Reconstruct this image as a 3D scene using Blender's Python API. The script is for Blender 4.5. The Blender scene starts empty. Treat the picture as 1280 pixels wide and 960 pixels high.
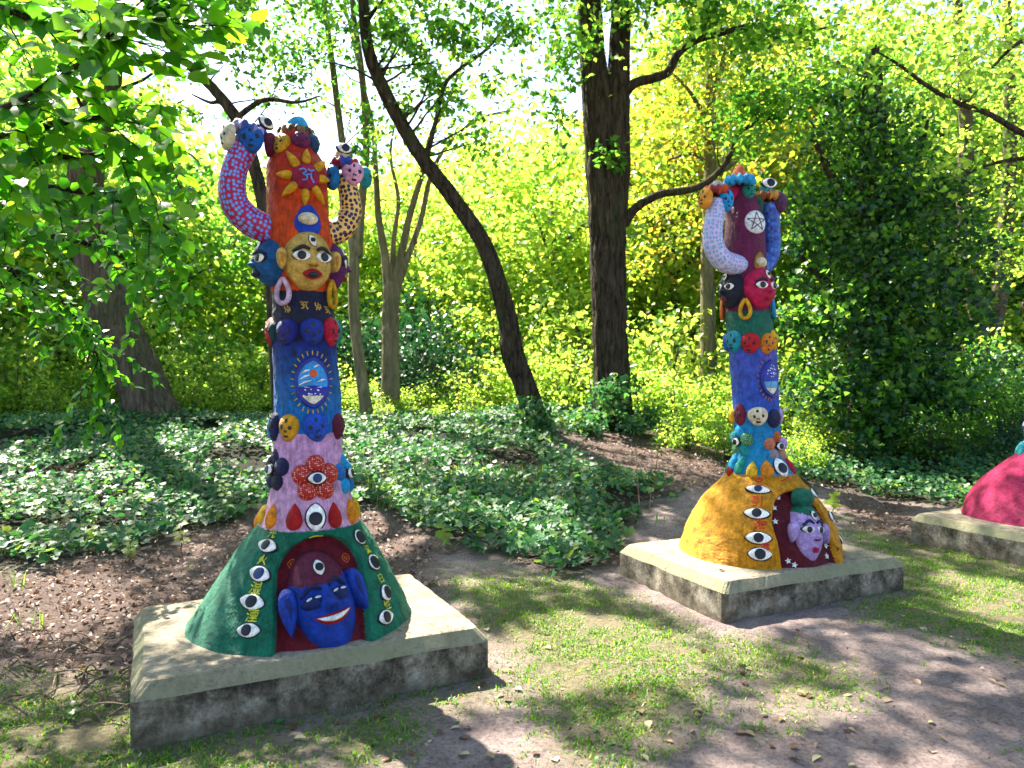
import bpy, math, random
import numpy as np
from mathutils import Vector, Matrix
from mathutils.bvhtree import BVHTree

random.seed(7)
rng = np.random.default_rng(7)
sc = bpy.context.scene
COL = sc.collection
R = math.radians

# ------------------------------------------------------------------ camera
F, PITCH, CAMH = 930.0, R(-0.98), 1.5          # focal length in photo pixels (1280 wide)
cam = bpy.data.cameras.new("camera")
cam.sensor_width = 36.0
cam.lens = F / 1280 * 36
cam.clip_start, cam.clip_end = 0.05, 2000
cam.dof.use_dof = True
cam.dof.focus_distance = 4.3
cam.dof.aperture_fstop = cam.lens / 1000 / 0.0085
camo = bpy.data.objects.new("camera", cam)
COL.objects.link(camo)
camo.location = (0, 0, CAMH)
camo.rotation_euler = (R(90) + PITCH, 0, 0)
sc.camera = camo

# ------------------------------------------------------------------ sky, sun, exposure
SUN_EL, SUN_AZ = R(50), R(40)                  # azimuth: to the left of straight ahead
SUN_DIR = Vector((-math.sin(SUN_AZ) * math.cos(SUN_EL), math.cos(SUN_AZ) * math.cos(SUN_EL), math.sin(SUN_EL)))
w = bpy.data.worlds.new("World")
sc.world = w
w.use_nodes = True
nt = w.node_tree
sky = nt.nodes.new("ShaderNodeTexSky")
sky.sky_type = 'NISHITA'
sky.sun_disc = False
sky.sun_elevation = SUN_EL
sky.sun_rotation = -SUN_AZ
sky.air_density = 1.0
sky.dust_density = 1.5
sky.ozone_density = 1.0
bg = nt.nodes["Background"]
nt.links.new(sky.outputs[0], bg.inputs[0])
bg.inputs[1].default_value = 0.085
sun = bpy.data.lights.new("sun", 'SUN')
sun.energy = 5.0
sun.angle = R(0.6)
sun.color = (1.0, 0.93, 0.80)
suno = bpy.data.objects.new("sun", sun)
COL.objects.link(suno)
suno.rotation_euler = SUN_DIR.to_track_quat('Z', 'Y').to_euler()
suno.location = (-8, 10, 14)
sc.view_settings.view_transform = 'Standard'
sc.view_settings.look = 'None'
sc.view_settings.gamma = 1.0
sc.view_settings.exposure = 2.5
sc.render.engine = 'CYCLES'
sc.cycles.max_bounces = 7
sc.cycles.diffuse_bounces = 4
sc.cycles.transmission_bounces = 5
sc.cycles.caustics_reflective = False
sc.cycles.caustics_refractive = False

# ------------------------------------------------------------------ pixel <-> world
CP, SP = math.cos(PITCH), math.sin(PITCH)
def ray(px, py):
    x, z = (px - 640) / F, (480 - py) / F
    return Vector((x, CP - z * SP, SP + z * CP))
def at_y(px, py, Y):
    d = ray(px, py)
    t = Y / d.y
    return Vector((d.x * t, Y, CAMH + d.z * t))
def to_px(P):
    P = np.asarray(P, float)
    x, y, z = P[..., 0], P[..., 1], P[..., 2] - CAMH
    yy = np.maximum(y * CP + z * SP, 0.05)
    zz = -y * SP + z * CP
    return 640 + F * x / yy, 480 - F * zz / yy
def sstep(a, b, x):
    t = np.clip((x - a) / (b - a), 0, 1)
    return t * t * (3 - 2 * t)
def gz(x, y):
    x = np.asarray(x, float); y = np.asarray(y, float)
    st = 6.3 + 1.9 * sstep(1.5, 4.5, x)
    rise = 0.62 * sstep(st, st + 6.5, y) + 0.9 * sstep(13, 45, y)
    w_ = 0.012 * np.sin(x * 2.1 + 0.6 * y) + 0.010 * np.sin(y * 2.7 - x * 1.3) + 0.006 * np.sin(5.1 * x + 4.3 * y)
    bank = sstep(5.6, 7.5, y)
    w2 = (0.05 * np.sin(x * 0.9 + 1.0) + 0.04 * np.sin(1.7 * x - y)) * bank
    return rise + w_ * 0.8 + w2 - 0.012
def gnd(px, py):
    Y = 3.0
    d = ray(px, py)
    for _ in range(60):
        x = d.x * Y / d.y
        h = float(gz(x, Y))
        Yn = (h - CAMH) / d.z * d.y if d.z < -1e-4 else 60
        Y = 0.5 * Y + 0.5 * min(max(Yn, 0.5), 60)
    x = d.x * Y / d.y
    return Vector((x, Y, float(gz(x, Y))))

# ------------------------------------------------------------------ materials
def new_mat(name):
    m = bpy.data.materials.new(name)
    m.use_nodes = True
    n = m.node_tree.nodes
    l = m.node_tree.links
    return m, n, l, n["Principled BSDF"]
def noise(n, l, vec, scale, detail=4, rough=0.6):
    t = n.new("ShaderNodeTexNoise")
    t.inputs["Scale"].default_value = scale
    t.inputs["Detail"].default_value = detail
    t.inputs["Roughness"].default_value = rough
    if vec is not None:
        l.new(vec, t.inputs["Vector"])
    return t
def ramp(n, l, fac, stops):
    r = n.new("ShaderNodeValToRGB")
    e = r.color_ramp.elements
    while len(e) > 1:
        e.remove(e[-1])
    e[0].position, e[0].color = stops[0][0], (*stops[0][1], 1)
    for p, c in stops[1:]:
        k = e.new(p)
        k.color = (*c, 1)
    l.new(fac, r.inputs[0])
    return r
def mixc(n, l, fac, a, b, mode='MIX'):
    m = n.new("ShaderNodeMix")
    m.data_type = 'RGBA'
    m.blend_type = mode
    for s, v in ((0, fac), (6, a), (7, b)):
        if isinstance(v, (int, float)):
            m.inputs[s].default_value = v
        elif isinstance(v, tuple):
            m.inputs[s].default_value = (*v, 1)
        else:
            l.new(v, m.inputs[s])
    return m.outputs[2]
def bump(n, l, b, height, strength, dist):
    k = n.new("ShaderNodeBump")
    k.inputs["Strength"].default_value = strength
    k.inputs["Distance"].default_value = dist
    l.new(height, k.inputs["Height"])
    l.new(k.outputs[0], b.inputs["Normal"])
    return k
PAINTS = {}
def paint(col, col2=None, zr=None, rough=0.5, bmp=0.5, chips=0.5, scale=1.0):
    """hand-painted rough render; col -> col2 over the object-space height range zr"""
    key = (col, col2, zr, rough, bmp, chips, scale)
    if key in PAINTS:
        return PAINTS[key]
    def deep(c_):
        if c_ is None: return None
        lu = .3 * c_[0] + .6 * c_[1] + .1 * c_[2]
        return tuple(min(.85, max(.003, (lu + 1.18 * (x - lu)) * .86)) for x in c_)
    col, col2 = deep(col), deep(col2)
    m, n, l, b = new_mat("paint")
    tc = n.new("ShaderNodeTexCoord")
    v = tc.outputs["Object"]
    base = None
    if col2:
        sx = n.new("ShaderNodeSeparateXYZ"); l.new(v, sx.inputs[0])
        nz = noise(n, l, v, 9, 3)
        ad = n.new("ShaderNodeMath"); ad.operation = 'MULTIPLY_ADD'
        l.new(nz.outputs[0], ad.inputs[0]); ad.inputs[1].default_value = 0.25 * (zr[1] - zr[0]); l.new(sx.outputs[2], ad.inputs[2])
        mr = n.new("ShaderNodeMapRange")
        l.new(ad.outputs[0], mr.inputs[0])
        mr.inputs[1].default_value = zr[0] + 0.12 * (zr[1] - zr[0]); mr.inputs[2].default_value = zr[1] + 0.12 * (zr[1] - zr[0])
        base = mixc(n, l, mr.outputs[0], col, col2)
    n1 = noise(n, l, v, 22 * scale, 5, 0.65)
    r1 = ramp(n, l, n1.outputs[0], [(0.3, (0.5, 0.5, 0.5)), (0.52, (1, 1, 1)), (0.72, (1.4, 1.4, 1.4))])
    c = mixc(n, l, 1.0, base if base is not None else col, r1.outputs[0], 'MULTIPLY')
    mpb = n.new("ShaderNodeMapping"); mpb.inputs["Scale"].default_value = (1, 1, .14); l.new(v, mpb.inputs[0])
    nb = noise(n, l, mpb.outputs[0], 75 * scale, 4, 0.7)      # brush marks
    rb = ramp(n, l, nb.outputs[0], [(0.36, (.72, .72, .74)), (0.5, (1, 1, 1)), (0.66, (1.35, 1.33, 1.28))])
    c = mixc(n, l, .75, c, rb.outputs[0], 'MULTIPLY')
    n2 = noise(n, l, v, 120 * scale, 3, 0.7)
    r2 = ramp(n, l, n2.outputs[0], [(0.66, (0, 0, 0)), (0.74, (1, 1, 1))])
    k = n.new("ShaderNodeMath"); k.operation = 'MULTIPLY'; k.inputs[1].default_value = 0.55 * chips
    l.new(r2.outputs[0], k.inputs[0])
    pale = tuple(min(0.9, 0.25 + 0.75 * x) for x in col)
    c = mixc(n, l, k.outputs[0], c, pale)
    n4 = noise(n, l, v, 6 * scale, 5, 0.7)
    r4 = ramp(n, l, n4.outputs[0], [(0.58, (0, 0, 0)), (0.75, (1, 1, 1))])
    k4 = n.new("ShaderNodeMath"); k4.operation = 'MULTIPLY'; k4.inputs[1].default_value = 0.65
    l.new(r4.outputs[0], k4.inputs[0])
    c = mixc(n, l, k4.outputs[0], c, tuple(x * 0.45 + 0.012 for x in col))
    l.new(c, b.inputs["Base Color"])
    b.inputs["Roughness"].default_value = rough
    b.inputs["Specular IOR Level"].default_value = 0.28
    n3 = noise(n, l, v, 48 * scale, 8, 0.78)
    bump(n, l, b, n3.outputs[0], min(1, bmp * 1.6), 0.022)
    PAINTS[key] = m
    return m
def gloss(col, rough=0.3):
    return paint(col, rough=rough, bmp=0.12, chips=0.15)
def dots_mat(ground, dot, dot2, scale=42, rad=0.34, ring=None, uv=True):
    m, n, l, b = new_mat("dotted_paint")
    tc = n.new("ShaderNodeTexCoord")
    vo = n.new("ShaderNodeTexVoronoi")
    vo.inputs["Scale"].default_value = scale
    vo.inputs["Randomness"].default_value = 0.5
    if uv: vo.voronoi_dimensions = '2D'
    l.new(tc.outputs["UV" if uv else "Object"], vo.inputs["Vector"])
    r = ramp(n, l, vo.outputs["Distance"], [(rad, (1, 1, 1)), (rad + 0.05, (0, 0, 0))])
    hc = n.new("ShaderNodeSeparateColor"); l.new(vo.outputs["Color"], hc.inputs[0])
    dc = mixc(n, l, hc.outputs[0], dot, dot2)
    if ring:
        r2 = ramp(n, l, vo.outputs["Distance"], [(rad * 0.45, (1, 1, 1)), (rad * 0.6, (0, 0, 0))])
        dc = mixc(n, l, r2.outputs[0], dc, ring)
    nn = noise(n, l, tc.outputs["Object"], 18, 4)
    g = mixc(n, l, nn.outputs[0], tuple(x * 0.6 for x in ground), tuple(min(1, x * 1.35) for x in ground))
    c = mixc(n, l, r.outputs[0], g, dc)
    l.new(c, b.inputs["Base Color"])
    b.inputs["Roughness"].default_value = 0.42
    b.inputs["Specular IOR Level"].default_value = 0.25
    n3 = noise(n, l, tc.outputs["Object"], 60, 5, 0.7)
    bump(n, l, b, n3.outputs[0], 0.35, 0.01)
    return m
def leaf_mat(name, stops, trans, tmix=0.5, rough=0.42, var=0.5, spec=0.4):
    m, n, l, b = new_mat(name)
    g = n.new("ShaderNodeNewGeometry")
    c = ramp(n, l, g.outputs["Random Per Island"], stops)
    tc = n.new("ShaderNodeTexCoord")
    nz = noise(n, l, tc.outputs["Object"], 1.3, 2)
    rr = ramp(n, l, nz.outputs[0], [(0.3, (1 - var * .5,) * 3), (0.7, (1 + var * .5,) * 3)])
    cc = mixc(n, l, 1.0, c.outputs[0], rr.outputs[0], 'MULTIPLY')
    l.new(cc, b.inputs["Base Color"])
    b.inputs["Roughness"].default_value = rough
    b.inputs["Specular IOR Level"].default_value = spec
    t = n.new("ShaderNodeBsdfTranslucent")
    tcol = mixc(n, l, 1.0, c.outputs[0], trans, 'MULTIPLY')
    l.new(tcol, t.inputs["Color"])
    mx = n.new("ShaderNodeMixShader")
    mx.inputs[0].default_value = tmix
    l.new(b.outputs[0], mx.inputs[1])
    l.new(t.outputs[0], mx.inputs[2])
    l.new(mx.outputs[0], n["Material Output"].inputs[0])
    return m
def bark_mat(name, dark, light, sc_=14, moss=0.0):
    m, n, l, b = new_mat(name)
    tc = n.new("ShaderNodeTexCoord")
    mp = n.new("ShaderNodeMapping")
    mp.inputs["Scale"].default_value = (1, 1, 0.16)
    l.new(tc.outputs["Object"], mp.inputs[0])
    n1 = noise(n, l, mp.outputs[0], sc_, 6, 0.7)
    n1.inputs["Distortion"].default_value = 0.6
    c = ramp(n, l, n1.outputs[0], [(0.36, dark), (0.62, light)])
    n2 = noise(n, l, tc.outputs["Object"], 1.6, 3)
    r2 = ramp(n, l, n2.outputs[0], [(0.52, (0, 0, 0)), (0.7, (moss,) * 3)])
    cc = mixc(n, l, r2.outputs[0], c.outputs[0], (0.05, 0.075, 0.025))
    l.new(cc, b.inputs["Base Color"])
    b.inputs["Roughness"].default_value = 0.95
    b.inputs["Specular IOR Level"].default_value = 0.1
    bump(n, l, b, n1.outputs[0], 1.0, 0.09)
    return m

# ------------------------------------------------------------------ mesh helpers
def link(name, mesh, mats, parent=None):
    o = bpy.data.objects.new(name, mesh)
    for m in (mats if isinstance(mats, (list, tuple)) else [mats]):
        mesh.materials.append(m)
    COL.objects.link(o)
    if parent is not None:
        o.parent = parent
    return o
def tag(o, label, cat, group=None, kind=None):
    if label: o["label"] = label
    if cat: o["category"] = cat
    if group: o["group"] = group
    if kind: o["kind"] = kind
    return o
def empty(name, loc, rz=0):
    e = bpy.data.objects.new(name, None)
    e.empty_display_size = 0.1
    e.location = loc
    e.rotation_euler = (0, 0, rz)
    COL.objects.link(e)
    return e
def np_mesh(name, V, faces, smooth=False):
    """V (n,3) array, faces (m,k) int array"""
    me = bpy.data.meshes.new(name)
    V = np.ascontiguousarray(V, dtype=np.float32)
    faces = np.ascontiguousarray(faces, dtype=np.int32)
    m, k = faces.shape
    me.vertices.add(len(V)); me.vertices.foreach_set("co", V.ravel())
    me.loops.add(m * k); me.loops.foreach_set("vertex_index", faces.ravel())
    me.polygons.add(m); me.polygons.foreach_set("loop_start", np.arange(0, m * k, k, dtype=np.int32))
    if smooth:
        me.polygons.foreach_set("use_smooth", np.ones(m, dtype=bool))
    me.update(calc_edges=True)
    return me
LEAF8 = (np.array([[0, 0, 0], [-.24, .28, .05], [.24, .28, .05], [-.25, .6, .04], [.25, .6, .04], [0, 1, -.1], [0, .3, 0], [0, .64, -.01]]),
         np.array([[0, 6, 1], [0, 2, 6], [1, 6, 7], [1, 7, 3], [6, 2, 4], [6, 4, 7], [3, 7, 5], [7, 4, 5]]))
LEAF2 = (np.array([[0, 0, 0], [-.33, .5, .08], [0, 1, -.05], [.33, .5, .08]]), np.array([[0, 3, 2], [0, 2, 1]]))
IVY = (np.array([[0, .3, -.04], [0, 0, 0], [-.46, .08, .03], [-.52, .5, .02], [-.2, .62, .02], [0, 1, -.05], [.2, .62, .02], [.52, .5, .02], [.46, .08, .03]]),
       np.array([[0, 2, 1], [0, 3, 2], [0, 4, 3], [0, 5, 4], [0, 6, 5], [0, 7, 6], [0, 8, 7], [0, 1, 8]]))
def unit(a):
    return a / np.maximum(np.linalg.norm(a, axis=-1, keepdims=True), 1e-9)
def leaves(name, P, N, D, S, tpl=LEAF2, wid=1.0):
    """scatter a leaf template: P base points, N normals, D direction of the blade, S lengths"""
    N = unit(N)
    D = unit(D - (D * N).sum(1, keepdims=True) * N)
    W = np.cross(D, N)
    T, Fc = tpl
    S = np.asarray(S).reshape(-1, 1, 1)
    V = P[:, None, :] + S * (T[None, :, 0:1] * wid * W[:, None, :] + T[None, :, 1:2] * D[:, None, :] + T[None, :, 2:3] * N[:, None, :])
    n, k = len(P), len(T)
    fs = (Fc[None] + (np.arange(n) * k)[:, None, None]).reshape(-1, Fc.shape[1])
    return np_mesh(name, V.reshape(-1, 3), fs, k == 8)
def rnd_dirs(n, up=0.0):
    v = rng.normal(size=(n, 3))
    v[:, 2] += up
    return unit(v)
def catmull(pts, sub):
    pts = [np.array(p, float) for p in pts]
    out = []
    for i in range(len(pts) - 1):
        p0 = pts[max(i - 1, 0)]; p1 = pts[i]; p2 = pts[i + 1]; p3 = pts[min(i + 2, len(pts) - 1)]
        for k in range(sub):
            t = k / sub
            out.append(0.5 * ((2 * p1) + (-p0 + p2) * t + (2 * p0 - 5 * p1 + 4 * p2 - p3) * t * t + (-p0 + 3 * p1 - 3 * p2 + p3) * t ** 3))
    out.append(pts[-1])
    return np.array(out)

class MB:
    """collects shapes in a local frame (x right, y up, z out) into one mesh with several materials"""
    def __init__(s):
        s.v, s.f, s.m = [], [], []
    def grid(s, rows, mat=0, closed=True, cap_last=False, cap_first=False):
        b = len(s.v); n = len(rows[0])
        for r_ in rows:
            s.v += [tuple(p) for p in r_]
        for i in range(len(rows) - 1):
            for j in range(n if closed else n - 1):
                a, c = b + i * n + j, b + i * n + (j + 1) % n
                s.f.append((a, c, c + n, a + n)); s.m.append(mat)
        if cap_last:
            s.f.append(tuple(b + (len(rows) - 1) * n + j for j in range(n))); s.m.append(mat)
        if cap_first:
            s.f.append(tuple(b + n - 1 - j for j in range(n))); s.m.append(mat)
    def lens(s, cx, cy, rx, ry, h, z0=0.0, shape='ellipse', rot=0.0, mat=0, n=24, rings=5, foot=0.012):
        ts = [2 * math.pi * j / n for j in range(n)]
        def ol(t):
            if shape == 'almond':
                return math.cos(t), math.sin(t) * abs(math.sin(t)) ** 0.45
            if shape == 'tear':
                u = t - math.pi / 2
                return -math.sin(u) * abs(math.sin(u / 2)) ** 0.9 * 1.05, math.cos(u)
            if shape == 'egg':
                return math.cos(t) * (1 + 0.2 * math.sin(t)), math.sin(t)
            return math.cos(t), math.sin(t)
        o = [ol(t) for t in ts]
        cr, sr = math.cos(rot), math.sin(rot)
        rows = []
        for k in range(-1, rings + 1):
            if k < 0:
                q, z = 1.0, z0 - foot
            else:
                a = k / rings * math.pi / 2
                q, z = math.cos(a) if k < rings else 0.02, z0 + h * math.sin(a)
            rows.append([(cx + q * (rx * x * cr - ry * y * sr), cy + q * (rx * x * sr + ry * y * cr), z) for x, y in o])
        s.grid(rows, mat, cap_last=True)
    def tube(s, path, rad, mat=0, n=6, ridge=0.0, caps=True):
        P = [Vector(p) for p in path]
        if not isinstance(rad, (list, tuple, np.ndarray)):
            rad = [rad] * len(P)
        rows = []
        ref = None
        for i, p in enumerate(P):
            d = (P[min(i + 1, len(P) - 1)] - P[max(i - 1, 0)])
            if d.length < 1e-9: d = Vector((0, 0, 1))
            d.normalize()
            if ref is None:
                ref = d.orthogonal()
            a = (ref - d * ref.dot(d)).normalized()
            ref = a
            b = d.cross(a)
            if ridge:
                fac = []
                for j in range(n):
                    t_ = 2 * math.pi * j / n
                    w_ = 1.1 * math.sin(2.3 * p.z + 2 * t_) + .8 * math.sin(5.1 * p.z + 3 * t_ + 1)
                    k_ = max(5, n // 5)
                    fac.append(1 + ridge * (abs(math.sin(k_ * t_ * .5 + w_)) ** .6 - .6) + random.uniform(-.3, .3) * ridge)
            else:
                fac = [1.0] * n
            rows.append([tuple(p + (a * math.cos(2 * math.pi * j / n) + b * math.sin(2 * math.pi * j / n)) * float(rad[i]) * fac[j]) for j in range(n)])
        s.grid(rows, mat, cap_last=caps, cap_first=caps)
    def poly(s, pts, z0, z1, mat=0):
        b = len(s.v); n = len(pts)
        s.v += [(x, y, z0) for x, y in pts] + [(x, y, z1) for x, y in pts]
        for j in range(n):
            s.f.append((b + j, b + (j + 1) % n, b + n + (j + 1) % n, b + n + j)); s.m.append(mat)
        s.f.append(tuple(b + n + j for j in range(n))); s.m.append(mat)
    def bend(s, Rb):
        s.v = [((Rb + z) * math.sin(x / Rb), y, (Rb + z) * math.cos(x / Rb) - Rb) for x, y, z in s.v]
        return s
    def mesh(s, name, smooth=True):
        me = bpy.data.meshes.new(name)
        me.from_pydata(s.v, [], s.f)
        me.polygons.foreach_set("material_index", s.m)
        if smooth:
            me.polygons.foreach_set("use_smooth", [True] * len(s.f))
        me.update()
        return me
def in_poly(px, py, poly):
    px = np.asarray(px); py = np.asarray(py)
    r_ = np.zeros(px.shape, bool)
    n = len(poly)
    for i in range(n):
        x0, y0 = poly[i]; x1, y1 = poly[(i + 1) % n]
        if y0 == y1: continue
        c = ((y0 > py) != (y1 > py)) & (px < (x1 - x0) * (py - y0) / (y1 - y0) + x0)
        r_ ^= c
    return r_
def vnoise(x, y, seed=0, f=1.0):
    x = np.asarray(x) * f; y = np.asarray(y) * f
    a = seed * 1.7
    return (np.sin(1.9 * x + 1.3 * y + a) + np.sin(-1.4 * x + 2.3 * y + 2.1 * a) + np.sin(3.1 * x - 0.7 * y + 3.3 * a) * 0.6 + np.sin(0.8 * x + 4.1 * y - a) * 0.6) / 3.2

# ================================================================== SETTING: ground
# kinds of ground cover, outlined in photo pixels at ground level
IVY_P = [(-3000, 700), (0, 700), (60, 716), (110, 690), (170, 692), (250, 668), (330, 640), (470, 640), (520, 664), (560, 690), (640, 700), (700, 728), (775, 700), (800, 640),
         (868, 612), (900, 600), (1030, 612), (1150, 628), (1290, 650), (4500, 800), (4500, 470), (-3000, 470)]
IVY_HOLE = [(690, 548), (780, 540), (900, 560), (930, 600), (860, 620), (800, 600), (740, 590)]
LITTER_P = [[(-3000, 668), (0, 668), (90, 688), (200, 660), (330, 628), (480, 636), (545, 690), (560, 750), (530, 770), (300, 770), (165, 850), (90, 850), (0, 815), (-3000, 1500)],
            IVY_HOLE, [(1030, 610), (1140, 635), (1150, 690), (1060, 650)], [(1140, 470), (1150, 470), (1150, 480)]]
GRASS_P = [[(-3000, 1500), (0, 850), (120, 860), (165, 900), (400, 905), (300, 1000), (-200, 1300)],
           [(430, 885), (610, 845), (640, 860), (600, 880), (520, 900), (480, 960), (400, 960)],
           [(560, 720), (640, 715), (760, 735), (880, 800), (1000, 800), (1080, 850), (1000, 880), (900, 830), (860, 900), (800, 930), (740, 900), (660, 860), (610, 800)],
           [(1030, 650), (1160, 680), (1290, 700), (3000, 1000), (3000, 1300), (1290, 830), (1150, 790), (1080, 770), (1120, 700)],
           [(940, 800), (1080, 830), (1060, 880), (960, 900)], [(690, 880), (800, 900), (780, 960), (700, 960)]]
def zones(x, y):
    z = gz(x, y)
    px, py = to_px(np.stack([x, y, z], -1))
    jx = px + 26 * vnoise(x, y, 1, 3.0) + 16 * vnoise(x, y, 2, 9.0)
    jy = py + 12 * vnoise(x, y, 3, 3.0) + 8 * vnoise(x, y, 4, 9.0)
    iv = (in_poly(jx, jy, IVY_P) & ~in_poly(jx, jy, IVY_HOLE)) | (y > 14)
    li = np.zeros_like(iv)
    for p in LITTER_P: li |= in_poly(jx, jy, p)
    gr = np.zeros_like(iv)
    for p in GRASS_P: gr |= in_poly(jx, jy, p)
    li &= ~iv
    gr &= ~iv & ~li
    return iv, li, gr
xs = np.concatenate([np.linspace(-220, -8, 34)[:-1], np.arange(-8, 9.0, 0.055), np.linspace(9, 220, 34)])
ys = np.concatenate([np.linspace(-40, 1.6, 12)[:-1], np.arange(1.6, 9.5, 0.055), np.linspace(9.5, 20, 50), np.linspace(20.5, 420, 46)])
GX, GY = np.meshgrid(xs, ys)
GZ = gz(GX, GY) + 0.007 * vnoise(GX, GY, 8, 14) + np.where((GY > 1.6) & (GY < 9.5) & (np.abs(GX) < 9), rng.normal(size=GX.shape) * .0035, 0)
gV = np.stack([GX, GY, GZ], -1).reshape(-1, 3)
nx_ = len(xs)
ii = (np.arange(len(ys) - 1)[:, None] * nx_ + np.arange(nx_ - 1)[None]).ravel()
gme = np_mesh("ground", gV, np.stack([ii, ii + 1, ii + nx_ + 1, ii + nx_], -1), True)
acc = 0
for k in range(6):
    acc = acc + np.stack([z * 1.0 for z in zones(gV[:, 0] + .11 * math.cos(k * 1.05), gV[:, 1] + .14 * math.sin(k * 1.05))], -1) / 6
iv, li, gr = acc[:, 0], acc[:, 1], acc[:, 2]
ca = gme.color_attributes.new("zone", 'FLOAT_COLOR', 'POINT')
ca.data.foreach_set("color", np.stack([iv * 1.0, li * 1.0, gr * 1.0, np.ones(len(iv))], -1).astype(np.float32).ravel())
m, n, l, b = new_mat("earth")
tc = n.new("ShaderNodeTexCoord"); v = tc.outputs["Object"]
at = n.new("ShaderNodeVertexColor"); at.layer_name = "zone"
sp = n.new("ShaderNodeSeparateColor"); l.new(at.outputs[0], sp.inputs[0])
n1 = noise(n, l, v, 3.2, 6, 0.65)
n2 = noise(n, l, v, 46, 9, 0.82)
dirt = ramp(n, l, n1.outputs[0], [(0.3, (0.17, 0.128, 0.12)), (0.52, (0.34, 0.26, 0.24)), (0.72, (0.46, 0.36, 0.32))])
spk = ramp(n, l, n2.outputs[0], [(0.34, (0.28, 0.26, 0.26)), (0.47, (.85, .85, .86)), (0.56, (1.1, 1.1, 1.1)), (0.68, (1.6, 1.55, 1.5))])
dc = mixc(n, l, 1.0, dirt.outputs[0], spk.outputs[0], 'MULTIPLY')
lit = ramp(n, l, n2.outputs[0], [(0.3, (0.03, 0.02, 0.017)), (0.5, (0.13, 0.088, 0.075)), (0.7, (0.32, 0.22, 0.19))])
gs = ramp(n, l, n2.outputs[0], [(0.3, (0.09, 0.075, 0.045)), (0.55, (0.26, 0.22, 0.13)), (0.72, (0.38, 0.32, 0.21))])
iv_ = ramp(n, l, n2.outputs[0], [(0.3, (0.008, 0.010, 0.006)), (0.7, (0.04, 0.04, 0.022))])
c = mixc(n, l, sp.outputs[2], dc, gs.outputs[0])
c = mixc(n, l, sp.outputs[1], c, lit.outputs[0])
c = mixc(n, l, sp.outputs[0], c, iv_.outputs[0])
l.new(c, b.inputs["Base Color"])
b.inputs["Roughness"].default_value = 0.95
b.inputs["Specular IOR Level"].default_value = 0.2
n5 = noise(n, l, v, 34, 10, 0.8)
bump(n, l, b, n5.outputs[0], 1.0, 0.05)
ground = link("ground", gme, m)
tag(ground, None, None, kind="structure")
ground["label"] = "bare pinkish brown earth with leaf litter and patchy grass"

# ================================================================== plinths
m, n, l, b = new_mat("weathered_concrete")
tc = n.new("ShaderNodeTexCoord"); v = tc.outputs["Object"]
n1 = noise(n, l, v, 7, 9, 0.72)
n2 = noise(n, l, v, 34, 9, 0.85)
n3 = noise(n, l, v, 1.7, 4, 0.6)
c0 = ramp(n, l, n1.outputs[0], [(0.3, (0.19, 0.155, 0.11)), (0.5, (0.33, 0.275, 0.20)), (0.7, (0.45, 0.38, 0.29))])
sp_ = ramp(n, l, n2.outputs[0], [(0.36, (0.25, 0.24, 0.22)), (0.46, (.9, .9, .9)), (0.54, (1.05, 1.05, 1.05)), (0.64, (1.5, 1.5, 1.48))])
c = mixc(n, l, 1.0, c0.outputs[0], sp_.outputs[0], 'MULTIPLY')
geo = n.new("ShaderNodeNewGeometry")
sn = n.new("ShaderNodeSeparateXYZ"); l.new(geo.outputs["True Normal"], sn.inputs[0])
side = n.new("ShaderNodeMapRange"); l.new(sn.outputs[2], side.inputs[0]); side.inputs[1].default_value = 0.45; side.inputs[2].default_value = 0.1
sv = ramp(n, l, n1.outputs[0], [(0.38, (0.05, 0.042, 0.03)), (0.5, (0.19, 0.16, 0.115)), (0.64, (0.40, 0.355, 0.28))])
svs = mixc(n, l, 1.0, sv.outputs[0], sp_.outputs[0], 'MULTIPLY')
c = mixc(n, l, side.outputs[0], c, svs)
# algae on the chamfer (normals between up and sideways) and black run-off stains below the edge
bv = n.new("ShaderNodeMapRange"); l.new(sn.outputs[2], bv.inputs[0]); bv.inputs[1].default_value = 0.97; bv.inputs[2].default_value = 0.85
ns = n.new("ShaderNodeMath"); ns.operation = 'SUBTRACT'; l.new(bv.outputs[0], ns.inputs[0]); l.new(side.outputs[0], ns.inputs[1])
al = ramp(n, l, n3.outputs[0], [(0.3, (0.3, 0.3, 0.3)), (0.65, (1, 1, 1))])
am = n.new("ShaderNodeMath"); am.operation = 'MULTIPLY'; l.new(ns.outputs[0], am.inputs[0]); l.new(al.outputs[0], am.inputs[1])
am2 = n.new("ShaderNodeMath"); am2.operation = 'MULTIPLY'; am2.use_clamp = True; l.new(am.outputs[0], am2.inputs[0]); am2.inputs[1].default_value = 0.75
c = mixc(n, l, am2.outputs[0], c, (0.23, 0.235, 0.12))
mp = n.new("ShaderNodeMapping"); mp.inputs["Scale"].default_value = (1, 1, 0.35); l.new(v, mp.inputs[0])
n4 = noise(n, l, mp.outputs[0], 3.2, 9, 0.75)
st = ramp(n, l, n4.outputs[0], [(0.49, (0, 0, 0)), (0.60, (1, 1, 1))])
zz = n.new("ShaderNodeSeparateXYZ"); l.new(v, zz.inputs[0])
zr_ = n.new("ShaderNodeMapRange"); l.new(zz.outputs[2], zr_.inputs[0]); zr_.inputs[1].default_value = 0.06; zr_.inputs[2].default_value = 0.18
sm = n.new("ShaderNodeMath"); sm.operation = 'MULTIPLY'; l.new(st.outputs[0], sm.inputs[0]); l.new(zr_.outputs[0], sm.inputs[1])
sm2 = n.new("ShaderNodeMath"); sm2.operation = 'MULTIPLY'; l.new(sm.outputs[0], sm2.inputs[0]); l.new(side.outputs[0], sm2.inputs[1])
c = mixc(n, l, sm2.outputs[0], c, (0.014, 0.012, 0.010))
sl = n.new("ShaderNodeMapRange"); l.new(zz.outputs[2], sl.inputs[0]); sl.inputs[1].default_value = 0.075; sl.inputs[2].default_value = 0.01
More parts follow.
